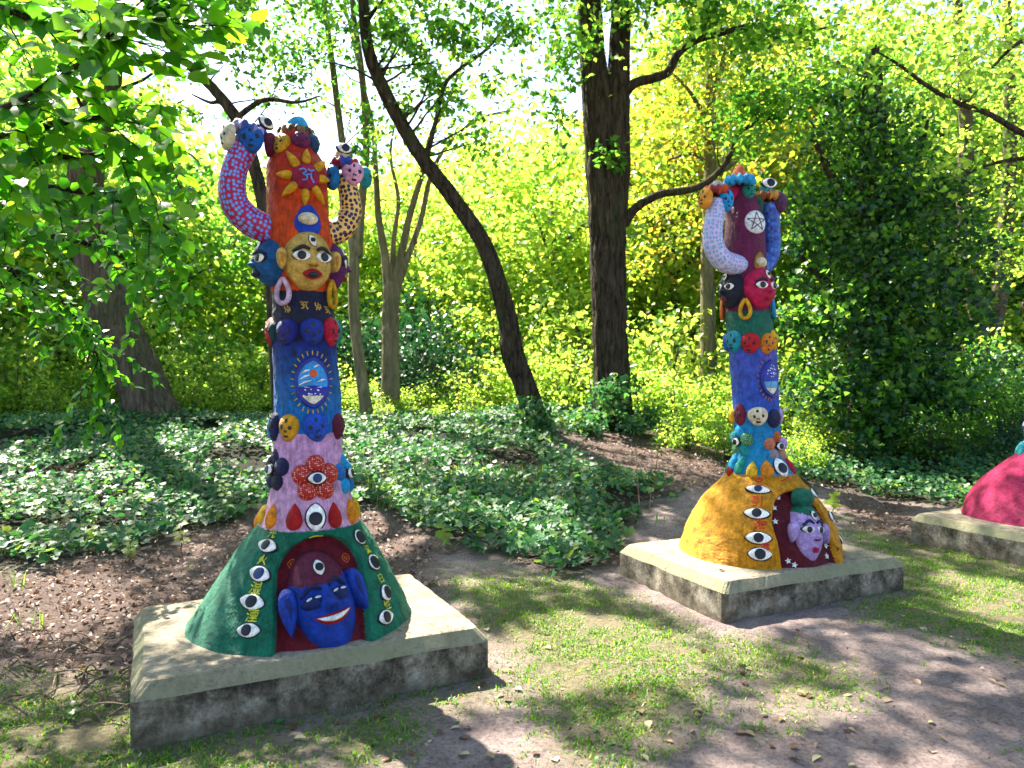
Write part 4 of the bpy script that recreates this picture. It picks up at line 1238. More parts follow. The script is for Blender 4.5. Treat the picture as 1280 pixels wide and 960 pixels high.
for _ in range(120):      # small sun flecks
    cx, cy = random.choice(((random.uniform(600, 1290), random.uniform(770, 960)), (random.uniform(-10, 620), random.uniform(640, 960)), (random.uniform(0, 1290), random.uniform(540, 680))))
    a, b_ = random.uniform(8, 36), random.uniform(4, 13)
    SUNNY.append([(cx + a * math.cos(t_) * random.uniform(.6, 1.2), cy + b_ * math.sin(t_) * random.uniform(.6, 1.2)) for t_ in np.linspace(0, 2 * math.pi, 9)[:-1]])
SD_ = np.array(SUN_DIR)
def sun_gaps(P, far_keep=.28):
    P = np.asarray(P)
    Q = P - SD_[None] * ((P[:, 2] - .12) / SD_[2])[:, None]
    px, py = to_px(np.stack([Q[:, 0], Q[:, 1], gz(Q[:, 0], Q[:, 1]) + .1], -1))
    jx = px + 8 * vnoise(Q[:, 0], Q[:, 1], 11, 6); jy = py + 5 * vnoise(Q[:, 0], Q[:, 1], 12, 6)
    cut = np.zeros(len(P), bool)
    for p in SUNNY: cut |= in_poly(jx, jy, p) & (Q[:, 1] > 1)
    Q2 = P - SD_[None] * ((P[:, 2] - .237) / SD_[2])[:, None]
    px, py = to_px(np.stack([Q2[:, 0], Q2[:, 1], np.full(len(Q2), .237)], -1))
    for p in SUNNY_TOP: cut |= in_poly(px + 5 * vnoise(Q2[:, 0], Q2[:, 1], 13, 9), py + 3 * vnoise(Q2[:, 0], Q2[:, 1], 14, 9), p) & (Q2[:, 1] > 1)
    t3 = (P[:, 1] - 3.0) / SD_[1]
    Q3 = P - SD_[None] * t3[:, None]
    px, py = to_px(Q3)
    cut |= (t3 > 0) & (px > -40) & (px < 300) & (py > -120) & (py < 330) & (vnoise(Q3[:, 0], Q3[:, 2], 15, 3.5) > -.35)
    cut |= (Q[:, 1] > 9.5) & (rng.random(len(P)) > far_keep)
    return ~cut
def puff(sprays):
    """[(px, py, Y, rx_px, ry_px, depth_m, leaves)] -> clumpy leaf positions"""
    out = []
    for px, py, Y, rx, ry, dep, n_ in sprays:
        C = at_y(px, py, Y); a, b_ = rx * Y / F, ry * Y / F
        k = max(3, n_ // 55)
        cc = rng.normal(size=(k, 3)); cc = unit(cc) * (rng.random((k, 1)) ** .5)
        cc = np.array(C)[None] + cc * np.array([a, dep, b_])[None]
        r_ = .30 * (a * b_ * dep) ** (1 / 3)
        idx = rng.integers(0, k, n_)
        out.append(cc[idx] + rng.normal(size=(n_, 3)) * max(r_, .12) * np.array([1, 1, .55]))
    return np.vstack(out)
def blob(clusters, per):
    """metric clusters (x, y, z, r) -> leaf positions"""
    c_ = np.asarray(clusters)
    idx = np.repeat(np.arange(len(c_)), per)
    return c_[idx, :3] + rng.normal(size=(len(idx), 3)) * c_[idx, 3:4] * np.array([.6, .6, .38])
def crown(name, P, size, mat, parent, up=1.1, tpl=LEAF2, wid=1.0, droop=.4):
    n_ = len(P)
    N = rnd_dirs(n_, up); D = rnd_dirs(n_, 0); D[:, 2] -= droop
    S = size * rng.uniform(.65, 1.3, n_)
    o = link(name, leaves(name, P, N, D, S, tpl, wid), mat, parent)
    o["kind"] = "stuff"
    return o
def trunk_foot(nodes):
    P = at_y(nodes[0][0], nodes[0][1], nodes[0][2])
    return Vector((P.x, P.y, float(gz(P.x, P.y))))
def new_tree(name, label, group=None, cat="tree"):
    e = empty(name, (0, 0, 0))
    tag(e, label, cat, group)
    return e
def recentre(e, foot):
    """put the Empty at the thing's foot, leaving its parts where they are"""
    e.location = foot
    for ch in e.children:
        ch.location = Vector(ch.location) - Vector(foot)
def twigs(parent, q, n_, L, r0, bark, t0=.35, upb=.5, name='branch', fan=1.0, ends=None):
    for _ in range(n_):
        i = int((t0 + (1 - t0) * random.random()) * (len(q) - 2))
        p = Vector(q[i][:3]); rr = q[i][3]
        d = Vector((random.uniform(-1, 1) * fan, random.uniform(-.7, .7), random.uniform(-.2, .7) + upb)).normalized()
        ln = L * random.uniform(.6, 1.3)
        pts = [p]
        for k in range(5):
            d = (d + Vector((random.uniform(-.3, .3), random.uniform(-.3, .3), random.uniform(-.2, .25)))).normalized()
            pts.append(pts[-1] + d * ln / 5)
        r1 = min(rr * .5, r0)
        mb = MB(); mb.tube([tuple(x) for x in pts], [r1 * (1 - .16 * k) for k in range(6)], n=5)
        link(name, mb.mesh(name), bark, parent)
        if ends is not None: ends.append((*pts[-1], .45)); ends.append((*pts[3], .35))

# ---- big double-stemmed tree
def canopy_clusters(n_, x, y, z, r_):
    return [(random.uniform(*x), random.uniform(*y), random.uniform(*z), random.uniform(*r_)) for _ in range(n_)]
def cull_leaf(P, keep=.28):
    return P[sun_gaps(P, keep)]
ends = []
nd = [(766, 525, 12, 31), (765, 490, 12, 27), (762, 420, 12, 24.5), (760, 330, 12, 25), (757, 240, 12, 26), (749, 150, 12, 23), (741, 70, 12, 18), (736, 0, 12, 17), (728, -150, 12, 14), (715, -350, 11.7, 8)]
t = new_tree("deciduous_tree", "thick dark double-stemmed tree with ivy at its foot between the two big totems")
_, q = limb("trunk", nd, BARK_D, t, 18, True, .86)
_, q2 = limb("stem", [(766, 300, 11.95, 14), (771, 220, 11.95, 16), (772, 140, 12, 15), (774, 70, 12.1, 13), (778, 0, 12.1, 12), (792, -150, 12.2, 9), (815, -330, 12.2, 4)], BARK_D, t, 14)
_, b1 = limb("branch", [(774, 125, 12, 8), (792, 105, 11.9, 6), (815, 98, 11.9, 6), (835, 90, 11.8, 5.5), (847, 68, 11.8, 5), (868, 52, 11.8, 4.5), (900, 42, 11.7, 4), (945, 32, 11.7, 3.2), (1000, 40, 11.6, 2), (1050, 30, 11.6, 1)], BARK_D, t, 8)
_, b2 = limb("branch", [(780, 280, 12, 7), (795, 260, 11.9, 5.5), (825, 243, 11.8, 5), (870, 235, 11.8, 4.5), (898, 215, 11.8, 4), (914, 190, 11.9, 3.5), (922, 168, 11.9, 3), (955, 150, 12, 2), (990, 148, 12, 1)], BARK_D, t, 8)
twigs(t, q, 10, 1.6, .05, BARK_D, .7, .3, ends=ends); twigs(t, b1, 5, .9, .02, BARK_D, .3, ends=ends); twigs(t, b2, 7, .6, .012, BARK_D, .35, ends=ends); twigs(t, q2, 8, 1.4, .05, BARK_D, .5, .3, ends=ends)
P = blob(ends + canopy_clusters(150, (-3.5, 5.5), (8, 14.0), (7.3, 10.0), (.5, .9)), 85)
P = np.vstack([P, puff([(700, 20, 11.5, 40, 60, .5, 260), (760, 200, 11.7, 18, 25, .2, 120), (830, 10, 11.7, 60, 30, .6, 380), (960, 40, 11.5, 70, 30, .6, 420), (690, 110, 12, 25, 40, .5, 90)])])
crown("crown", cull_leaf(P), .13, MIDG, t)
F1 = trunk_foot(nd); recentre(t, F1)

# ---- leaning dark tree
ends = []
nd = [(669, 525, 11.3, 20), (656, 482, 11.3, 17), (641, 442, 11.3, 17.5), (635, 400, 11.3, 15), (619, 342, 11.2, 13.5), (600, 296, 11.2, 12.5), (562, 242, 11.1, 11.5), (530, 200, 11, 11), (500, 152, 11, 10.5), (474, 100, 10.9, 10), (460, 60, 10.8, 9), (454, 0, 10.8, 8), (446, -120, 10.7, 6), (425, -320, 10.6, 3)]
t = new_tree("deciduous_tree", "dark slender tree leaning over in a long curve beside the double-stemmed tree")
_, q = limb("trunk", nd, BARK_D, t, 12, True, .8)
twigs(t, q, 26, 1.1, .022, BARK_D, .55, .25, ends=ends)
_, b1 = limb("branch", [(530, 212, 11, 4), (545, 150, 11.1, 3), (560, 100, 11.1, 2.5), (610, 60, 11.2, 2), (640, 20, 11.2, 1.5)], BARK_D, t, 6); twigs(t, b1, 5, .6, .01, BARK_D, .3, ends=ends)
P = np.vstack([blob(ends, 16), blob(canopy_clusters(130, (-6, -.6), (7, 12.5), (6.2, 9.0), (.45, .85)), 85),
               puff([(470, 30, 10.5, 60, 45, .6, 300), (560, 40, 10.8, 60, 40, .6, 340), (640, 40, 11, 60, 40, .6, 300), (520, 90, 11, 30, 30, .4, 90), (600, 110, 11, 40, 14, .4, 90), (700, 60, 11.5, 40, 50, .6, 120), (440, 150, 10.8, 25, 40, .4, 110), (510, 150, 11, 20, 30, .3, 60), (560, 130, 11.2, 50, 35, .5, 150), (640, 110, 11.4, 50, 40, .5, 190), (700, 150, 11.6, 30, 50, .5, 130), (610, 180, 11.5, 40, 25, .4, 90), (540, 60, 11, 60, 30, .5, 200)])])
crown("crown", cull_leaf(P), .115, MIDG, t)
recentre(t, trunk_foot(nd))

# ---- pale multi-stemmed tree
ends = []
nd = [(488, 500, 13.2, 17), (488, 440, 13.2, 14.5), (488, 400, 13.2, 14), (489, 365, 13.2, 14), (489, 350, 13.2, 11)]
t = new_tree("deciduous_tree", "pale-barked tree dividing into several thin stems in front of the dark hollow")
limb("trunk", nd, BARK_P, t, 12, True, .72)
for s_ in ([(486, 375, 13.2, 9), (481, 320, 13.2, 7), (473, 270, 13.2, 6), (470, 220, 13.2, 5), (466, 160, 13.2, 4), (450, 90, 13.1, 3), (430, 0, 13, 2)],
           [(490, 372, 13.2, 9), (500, 325, 13.2, 7), (512, 270, 13.1, 6), (528, 215, 13.1, 5), (540, 165, 13, 4), (560, 125, 13, 3), (580, 70, 13, 2), (590, 10, 13, 1.5)],
           [(492, 375, 13.2, 8), (508, 325, 13.2, 6), (526, 275, 13.3, 5), (540, 215, 13.3, 4), (565, 175, 13.4, 3), (600, 148, 13.4, 2.5), (640, 138, 13.4, 1.5)],
           [(490, 365, 13.2, 6), (492, 300, 13.3, 4.5), (498, 250, 13.3, 3.5), (488, 190, 13.4, 2.5), (500, 130, 13.4, 1.5)]):
    _, q = limb("stem", s_, BARK_P, t, 8, False, .72)
    twigs(t, q, 4, .9, .012, BARK_P, .5, .2, ends=ends)
P = np.vstack([blob(ends, 18), puff([(470, 120, 13, 50, 50, .7, 160), (570, 100, 13, 70, 35, .7, 260), (500, 20, 13, 80, 40, .7, 300), (620, 130, 13, 40, 20, .5, 60)])])
crown("crown", P, .10, LIME, t)
recentre(t, trunk_foot(nd))

# ---- slim olive-barked tree beside it
ends = []
nd = [(456, 500, 12.5, 10), (448, 440, 12.5, 9), (442, 380, 12.5, 8.5), (443, 320, 12.5, 9), (445, 300, 12.5, 8)]
t = new_tree("deciduous_tree", "slim olive-barked forked tree just behind the green-based totem")
limb("trunk", nd, BARK_P, t, 10, True, .78)
for s_ in ([(443, 320, 12.5, 6), (436, 270, 12.5, 5), (430, 200, 12.5, 4.5), (418, 100, 12.4, 4), (405, 0, 12.3, 3), (395, -100, 12.2, 2)], [(446, 320, 12.5, 7), (452, 250, 12.5, 5.5), (458, 180, 12.5, 4.5), (452, 90, 12.5, 4), (440, 0, 12.4, 3), (435, -100, 12.4, 2)]):
    _, q = limb("stem", s_, BARK_P, t, 8); twigs(t, q, 7, .9, .012, BARK_D, .3, .3, ends=ends)
P = np.vstack([blob(ends, 22), puff([(400, 40, 12, 50, 50, .6, 420), (330, 40, 12, 50, 50, .6, 460), (400, 130, 12, 20, 30, .4, 60), (260, 30, 11.5, 50, 40, .6, 380), (420, 220, 12, 20, 40, .4, 80), (390, 100, 12, 50, 40, .5, 190), (310, 130, 12, 40, 30, .5, 130), (250, 150, 12, 40, 25, .5, 130), (470, 200, 12.3, 30, 40, .5, 110)])])
crown("crown", cull_leaf(P), .095, MIDG, t)
recentre(t, trunk_foot(nd))

# ---- leaning thick trunk on the left
ends = []
nd = [(204, 545, 12.3, 33), (186, 502, 12.3, 29), (161, 442, 12.3, 27), (139, 390, 12.2, 25), (119, 325, 12.2, 23), (106, 260, 12.1, 21), (112, 180, 12, 19), (130, 110, 12, 17), (142, 40, 12, 15), (150, -60, 11.8, 13), (150, -260, 11.5, 8)]
t = new_tree("deciduous_tree", "thick brown leaning trunk rising out of the ivy behind hanging leaves")
_, q = limb("trunk", nd, BARK_G, t, 16, True)
twigs(t, q, 10, 1.5, .04, BARK_D, .6, .3, ends=ends)
P = blob(ends + canopy_clusters(150, (-10, -3.0), (5.0, 11.5), (5.6, 8.6), (.45, .9)), 85)
crown("crown", cull_leaf(P), .125, MIDG, t)
recentre(t, trunk_foot(nd))

# ---- dark limb tree behind the green-based totem
ends = []
nd = [(352, 520, 10.3, 11), (346, 440, 10.3, 10), (340, 350, 10.3, 9), (333, 285, 10.2, 8.5), (326, 240, 10.2, 8), (312, 190, 10.2, 8), (295, 148, 10.1, 7.5), (270, 115, 10.1, 6.5), (240, 85, 10, 6), (222, 68, 10, 5.5), (190, 20, 9.9, 5), (150, -60, 9.8, 4)]
t = new_tree("deciduous_tree", "thin dark tree bending left above the green-based totem's raised arm")
_, q = limb("trunk", nd, BARK_D, t, 9, True)
limb("branch", [(291, 142, 10.1, 4), (275, 128, 10.1, 3), (262, 128, 10.1, 2), (240, 118, 10.1, 1)], BARK_D, t, 6); limb("branch", [(295, 148, 10.1, 4), (330, 125, 10.1, 3), (370, 128, 10.2, 2), (400, 120, 10.2, 1)], BARK_D, t, 6)
twigs(t, q, 10, .8, .014, BARK_D, .5, .3, ends=ends)
P = np.vstack([blob(ends, 22), puff([(250, 20, 9.8, 60, 40, .6, 420), (330, 60, 10, 50, 50, .6, 330), (200, 100, 9.5, 30, 40, .4, 110), (380, 20, 10, 50, 40, .6, 260), (300, 110, 10, 40, 20, .4, 60)])])
crown("crown", cull_leaf(P), .085, MIDG, t)
recentre(t, trunk_foot(nd))

# ---- yellow tree
ends = []
nd = [(886, 480, 14, 11), (885, 400, 14, 9.5), (884, 330, 14, 8.5), (887, 235, 14, 8), (888, 150, 14, 7), (888, 100, 14, 6), (888, 40, 14, 5), (886, -80, 14, 3)]
t = new_tree("deciduous_tree", "slim straight tree with yellow and orange autumn leaves behind the yellow-based totem")
_, q = limb("trunk", nd, BARK_P, t, 10, True)
for s_ in ([(889, 118, 14, 5), (903, 80, 14, 4), (914, 40, 14, 3.5), (922, -20, 14, 2.5)], [(887, 165, 14, 4), (875, 135, 14, 3), (850, 100, 14, 2), (820, 80, 14, 1)], [(887, 220, 14, 4), (915, 205, 13.9, 3.5), (940, 170, 13.9, 3), (960, 120, 13.8, 2)], [(885, 205, 14, 3), (865, 192, 14, 2.5), (835, 200, 14, 1.5)]):
    _, qb = limb("branch", s_, BARK_P, t, 7); twigs(t, qb, 4, .7, .01, BARK_D, .3, ends=ends)
P = np.vstack([blob(ends, 25), puff([(850, 60, 13.8, 65, 50, .9, 1100), (930, 60, 13.8, 60, 60, .9, 900), (850, 160, 14, 60, 50, .9, 900), (940, 150, 14, 40, 60, .9, 520), (830, 250, 14, 50, 40, .9, 620), (900, 290, 14.3, 60, 40, .9, 300), (810, 320, 14.3, 40, 30, .8, 260), (890, 0, 14, 80, 40, .9, 700)])])
crown("crown", P, .10, YELL, t)
recentre(t, trunk_foot(nd))

# ---- forked tree on the right
ends = []
nd = [(1241, 490, 14.5, 18), (1240, 450, 14.5, 16), (1236, 425, 14.5, 15), (1230, 400, 14.5, 14)]
t = new_tree("deciduous_tree", "grey-brown tree forking low into two upright stems beside the ivy-clad tree")
limb("trunk", nd, BARK_G, t, 12, True)
for s_ in ([(1231, 410, 14.5, 12), (1216, 362, 14.5, 11), (1207, 300, 14.5, 10), (1206, 230, 14.5, 9), (1208, 170, 14.5, 8), (1204, 90, 14.5, 7), (1195, -20, 14.5, 5)], [(1240, 410, 14.5, 11), (1252, 350, 14.5, 10), (1257, 280, 14.5, 8.5), (1262, 200, 14.5, 8), (1262, 120, 14.5, 7), (1258, 0, 14.5, 5)]):
    _, q = limb("stem", s_, BARK_G, t, 10); twigs(t, q, 6, 1.1, .02, BARK_D, .4, .2, ends=ends)
P = np.vstack([blob(ends, 35), puff([(1240, 290, 13.8, 50, 60, .5, 700), (1180, 40, 14, 80, 60, .9, 800), (1270, 60, 14, 50, 80, .9, 600), (1110, 40, 13.5, 60, 50, .8, 700), (1240, 150, 14, 50, 40, .8, 350), (1150, 110, 13.5, 50, 40, .7, 420), (1030, 70, 13.5, 50, 50, .8, 600), (1060, 20, 13.5, 90, 40, .8, 800), (1290, 330, 13, 40, 60, .5, 400)])])
crown("crown", P, .10, LIME, t)
recentre(t, trunk_foot(nd))

# ---- tree off to the right whose thin boughs reach into the picture
t = new_tree("deciduous_tree", "tree at the edge with thin dark boughs reaching in over the ivy-clad tree")
nd = [(1430, 560, 9.5, 20), (1425, 400, 9.5, 18), (1420, 200, 9.5, 16), (1410, 0, 9.5, 13), (1400, -250, 9.5, 8)]
_, q = limb("trunk", nd, BARK_D, t, 12, True)
ends = []
for s_ in ([(1420, 230, 9.5, 7), (1340, 195, 9.4, 5), (1275, 165, 9.3, 4), (1235, 142, 9.3, 3.5), (1195, 128, 9.3, 3), (1160, 108, 9.2, 2.5), (1125, 82, 9.2, 2), (1095, 64, 9.2, 1)], [(1421, 260, 9.5, 6), (1350, 215, 9.6, 4), (1290, 198, 9.6, 3), (1240, 205, 9.6, 2), (1205, 220, 9.6, 1)], [(1415, 100, 9.5, 6), (1340, 70, 9.6, 4), (1282, 50, 9.6, 3), (1240, 85, 9.6, 1.5)]):
    _, qb = limb("branch", s_, BARK_D, t, 7); twigs(t, qb, 6, .6, .008, BARK_D, .35, .0, ends=ends)
P = np.vstack([blob(ends, 26), blob(canopy_clusters(110, (0, 8.5), (5.0, 12), (6.0, 9.0), (.45, .9)), 80)])
crown("crown", cull_leaf(P), .11, LIME, t)
recentre(t, trunk_foot(nd))

# ---- ivy-clad tree
t = new_tree("ivy_clad_tree", "broad dark tree wrapped from foot to top in glossy ivy")
nd = [(1085, 520, 11.8, 26), (1088, 400, 11.8, 24), (1090, 280, 11.8, 20), (1092, 160, 11.8, 15), (1090, 60, 11.8, 8)]
_, q = limb("trunk", nd, BARK_D, t, 12, True)
for s_ in ([(1090, 330, 11.8, 8), (1130, 260, 11.6, 6), (1150, 190, 11.5, 4), (1160, 150, 11.5, 2)], [(1088, 300, 11.8, 8), (1045, 230, 11.6, 6), (1020, 180, 11.5, 3)], [(1090, 420, 11.8, 8), (1150, 360, 11.5, 6), (1195, 330, 11.4, 3)], [(1088, 400, 11.8, 8), (1030, 350, 11.5, 5), (1000, 320, 11.4, 3)]):
    limb("branch", s_, BARK_D, t, 7)
P = puff([(1085, 180, 11.6, 75, 55, .8, 1900), (1060, 270, 11.4, 75, 60, .9, 2000), (1130, 270, 11.4, 70, 60, .9, 2000), (1050, 370, 11.3, 65, 60, .8, 1800), (1130, 370, 11.3, 80, 65, .9, 2300), (1180, 400, 11.4, 45, 60, .7, 1100), (1110, 455, 11.2, 80, 40, .8, 1500), (1170, 470, 11.2, 50, 30, .6, 700), (1010, 400, 11.3, 25, 40, .4, 500), (1090, 120, 11.7, 60, 35, .6, 900), (1060, 480, 11.0, 75, 35, .7, 1500), (1150, 505, 10.9, 70, 25, .6, 1100), (1010, 300, 11.5, 30, 60, .5, 700), (1190, 320, 11.5, 40, 50, .6, 900), (1010, 470, 11.2, 30, 35, .5, 500), (1090, 535, 10.9, 60, 22, .5, 900)])
sel = rng.random(len(P)) < .42
crown("crown", P[~sel], .075, DARKG, t, up=.6, tpl=IVY, droop=1.2)
crown("crown", P[sel] + np.array([0, -.12, .05]), .085, MIDG, t, up=.7, tpl=IVY, droop=.8)
recentre(t, trunk_foot(nd))

# ---- ivy round the foot of the double-stemmed tree
P = puff([(762, 500, 11.4, 34, 22, .35, 420), (775, 470, 11.5, 14, 25, .2, 120), (735, 525, 11.2, 30, 15, .4, 260), (800, 525, 11.2, 40, 18, .4, 320), (668, 520, 10.9, 22, 18, .3, 240)])
e = new_tree("ivy_plant", "dark ivy climbing the foot of the thick double-stemmed tree", cat="ivy")
mb = MB()
for k in range(5):
    a = random.uniform(0, 6.28); x0 = F1.x + .42 * math.cos(a) ; y0 = F1.y - .42 * abs(math.sin(a))
    mb.tube([(x0, y0, F1.z - .05), (x0 + .03, y0 + .05, F1.z + .35), (x0 - .02, y0 + .08, F1.z + .9)], [.015, .011, .005], n=5)
link("stem", mb.mesh("stem"), BARK_D, e)
crown("foliage", P, .075, CARPET, e, up=.9, tpl=IVY, droop=.9)
recentre(e, (F1.x, F1.y - .4, F1.z))

# ---- shrubs of the undergrowth (copies of three builds)
def shrub_mesh(n_, r_, h_, size, up=1.0):
    k = 34
    cc = unit(rng.normal(size=(k, 3))) * (rng.random((k, 1)) ** .4)
    cc = cc * np.array([r_, r_, h_ * .5]) + np.array([0, 0, h_ * .52])
    idx = rng.integers(0, k, n_)
    P = cc[idx] + rng.normal(size=(n_, 3)) * np.array([.17, .17, .10]) * r_ / .8
    N = rnd_dirs(n_, up); D = rnd_dirs(n_, 0); D[:, 2] -= .35
    return leaves("foliage", P, N, D, size * rng.uniform(.6, 1.35, n_), LEAF8 if size > .12 else LEAF2)
def stem_mesh(r_, h_, k=7):
    mb = MB()
    for _ in range(k):
        a = random.uniform(0, 6.28); d = r_ * random.uniform(.2, .8)
        mb.tube([(0, 0, -.08), (math.cos(a) * d * .4, math.sin(a) * d * .4, h_ * .4), (math.cos(a) * d, math.sin(a) * d, h_ * .85)], [.018, .012, .005], n=5)
    return mb.mesh("stem")
SHM = [(shrub_mesh(1500, .8, 1.3, .085), LIME), (shrub_mesh(1500, .8, 1.2, .075), MIDG), (shrub_mesh(1700, .8, 1.3, .07, .6), DARKG), (shrub_mesh(1300, .8, 1.4, .10), LIME)]
STM = stem_mesh(.8, 1.3)
STM.materials.append(BARK_G)
for me_, mt in SHM: me_.materials.append(mt)
def shrub(px, Y, s_, kind, label, group, sz=1.0):
    x = (px - 640) / F * Y
    e = empty("shrub", (x, Y, float(gz(x, Y)) - .03), random.uniform(0, 6.28))
    tag(e, label, "shrub", group)
    o = bpy.data.objects.new("foliage", SHM[kind][0]); o["kind"] = "stuff"
    st_ = bpy.data.objects.new("stem", STM)
    for k in (o, st_):
        COL.objects.link(k); k.parent = e
        k.scale = (s_, s_, s_ * sz)
    return e
def spot(px):
    for lim, w_ in ((250, "beside the thick brown leaning trunk"), (345, "behind the raised left arm of the green-based totem"), (425, "directly behind the green-based totem"), (470, "beside the slim olive-barked tree"), (520, "beside the pale multi-stemmed tree"), (575, "between the pale multi-stemmed tree and the leaning dark tree"), (640, "behind the leaning dark tree"),
                    (725, "between the leaning dark tree and the double-stemmed tree"), (800, "behind the thick double-stemmed tree"), (870, "between the double-stemmed tree and the slim yellow-leaved tree"), (945, "behind the yellow-based totem"), (1040, "beside the yellow-based totem's right arm"), (1160, "behind the ivy-clad tree"), (1260, "beside the forked tree"), (9999, "beyond the magenta-based totem")):
        if px < lim: return w_
A = "lime-green leafy shrub of the sunlit undergrowth behind the ivy carpet"
for px, Y, s_ in ((400, 14, .9), (455, 13.4, .6), (520, 13.5, .6), (560, 13.8, .8), (600, 14.2, 1.0), (700, 13.6, .9), (660, 14.8, 1.1), (820, 12.8, .9), (850, 11.8, .8), (900, 12.5, .8), (830, 14, 1.3), (720, 15.5, 1.5), (620, 16, 1.5), (930, 12, .8),
                  (985, 12.3, .7), (580, 16.5, 1.4), (440, 15.4, 1.1), (1010, 11.2, .55), (870, 15, 1.3), (940, 15, 1.4), (690, 17, 1.8), (780, 16.5, 1.6), (370, 14.5, 1.1), (320, 14, 1.0), (590, 13.2, .45), (860, 10.6, .5), (910, 10.2, .45), (490, 13, .4), (1000, 10.2, .4), (300, 13.3, .6), (550, 12.9, .35), (650, 13.2, .4), (640, 17.5, 1.6), (520, 19, 1.6)):
    shrub(px, Y, s_, random.choice((0, 0, 3)), ("tall " if s_ > 1.2 else "low " if s_ < .6 else "") + "lime-green sunlit shrub growing " + spot(px), "lime-green undergrowth shrubs", random.uniform(.8, 1.15))
B = "mid-green bushy shrub growing among the hanging leaves beside the leaning trunk"
for px, Y, s_ in ((-60, 12.5, 1.2), (20, 13, 1.1), (65, 13.2, .9), (90, 14.5, 1.5), (235, 13.4, .9), (270, 14.5, 1.3), (300, 14, .9), (20, 15, 2.0), (180, 15, 1.8), (-100, 14, 1.8), (250, 13, .5), (110, 13.2, .5), (-20, 12.4, .6), (60, 12.4, .5)):
    shrub(px, Y, s_, random.choice((1, 0, 0)), ("tall " if s_ > 1.4 else "low " if s_ < .7 else "") + "mid-green shrub " + ("left of" if px < 100 else "right of") + " the thick brown leaning trunk", "green shrubs beside the leaning trunk")
C_ = "dark evergreen shrub in the shaded hollow behind the pale multi-stemmed tree"
for px, Y, s_ in ((545, 14.4, 1.1), (515, 14.6, 1.2), (530, 15.5, 1.7), (470, 16, 1.8), (560, 17.5, 1.9), (415, 15.5, 1.5), (500, 18, 2.3)):
    shrub(px, Y, s_, 2, ("tall " if s_ > 1.75 else "low " if s_ < 1.3 else "") + "dark evergreen shrub " + spot(px), "dark evergreen shrubs in the hollow")
D_ = "dark leafy shrub in the shade under the ivy-clad and forked trees"
for px, Y, s_ in ((1210, 11.5, .9), (1260, 11, .9), (1300, 12, 1.2), (1170, 10.6, .6), (1230, 13, 1.3), (1290, 10, .7), (1180, 12.5, 1.0), (1360, 11, 1.3), (1330, 9.4, .6)):
    shrub(px, Y, s_, random.choice((2, 1)), ("tall " if s_ > 1.1 else "low " if s_ < .7 else "") + "dark shaded shrub " + ("at the foot of the ivy-clad tree" if px < 1200 else "at the foot of the forked tree" if px < 1265 else "behind the magenta-based totem"), "shaded shrubs on the right")

# ---- trees of the wood behind (copies of three builds)
def big_crown(n_, r_, h_, size):
    k = 60
    cc = unit(rng.normal(size=(k, 3))) * (rng.random((k, 1)) ** .4)
    cc = cc * np.array([r_, r_, h_ * .5])
    idx = rng.integers(0, k, n_)
    P = cc[idx] + rng.normal(size=(n_, 3)) * np.array([.4, .4, .25]) * r_ / 2.4
    N = rnd_dirs(n_, 1.0); D = rnd_dirs(n_, 0); D[:, 2] -= .3
    return leaves("crown", P, N, D, size * rng.uniform(.6, 1.3, n_))
BC = [(big_crown(5000, 2.6, 5.0, .20), LIME), (big_crown(5000, 2.6, 5.6, .19), MIDG), (big_crown(5200, 2.5, 5.0, .19), YELL)]
for me_, mt in BC: me_.materials.append(mt)
mb = MB(); mb.tube([(0, 0, -.3), (.05, .02, 2), (-.05, .05, 4.5), (.05, 0, 7)], [.17, .14, .10, .03], n=9)
for a in range(5):
    mb.tube([(0, 0, 3 + .5 * a), (math.cos(a * 2.2) * .8, math.sin(a * 2.2) * .8, 4 + .5 * a), (math.cos(a * 2.2) * 1.6, math.sin(a * 2.2) * 1.6, 4.6 + .5 * a)], [.06, .045, .015], n=6)
BT = mb.mesh("trunk"); BT.materials.append(BARK_G)
def far_tree(px, Y, ctop, s_, kind, label, group):
    """ctop: photo row of the crown's top"""
    x = (px - 640) / F * Y
    g = float(gz(x, Y))
    ztop = at_y(px, ctop, Y).z
    hh = (BC[kind][0].vertices and 2.9) * s_
    zc_ = max(ztop - hh, g + 1.6 * s_)
    e = empty("woodland_tree", (x, Y, g), random.uniform(0, 6.28))
    tag(e, label, "tree", group)
    o = bpy.data.objects.new("crown", BC[kind][0]); o["kind"] = "stuff"
    tr = bpy.data.objects.new("trunk", BT)
    for k in (o, tr): COL.objects.link(k); k.parent = e
    o.location = (0, 0, zc_ - g); o.scale = (s_, s_, s_)
    tr.scale = (s_, s_, (zc_ - g + 1.2 * s_) / 7)
G1 = "sunlit yellow-green tree in the wood behind the lime-green undergrowth"
for px, Y, top, s_ in ((330, 20, 190, 1.0), (420, 22, 220, 1.0), (520, 21, 215, .9), (610, 20, 205, 1.0), (690, 19, 160, 1.0), (570, 26, 165, 1.3), (480, 27, 190, 1.3), (660, 27, 130, 1.4), (740, 22, 250, 1.2), (380, 28, 210, 1.4), (800, 20, 330, .9), (880, 21, 340, .9), (620, 34, 200, 1.8), (460, 34, 215, 1.8), (960, 22, 300, 1.1), (760, 30, 130, 1.8), (300, 34, 180, 1.8),
                       (540, 19, 330, .8), (640, 18, 330, .8), (400, 19, 320, .8)):
    far_tree(px, Y, top, s_, 0, ("distant tall" if Y > 25 else "low" if top > 300 else "round") + " yellow-green woodland tree " + spot(px), "sunlit woodland trees")
G2 = "tall green tree of the wood behind the leaning trunk"
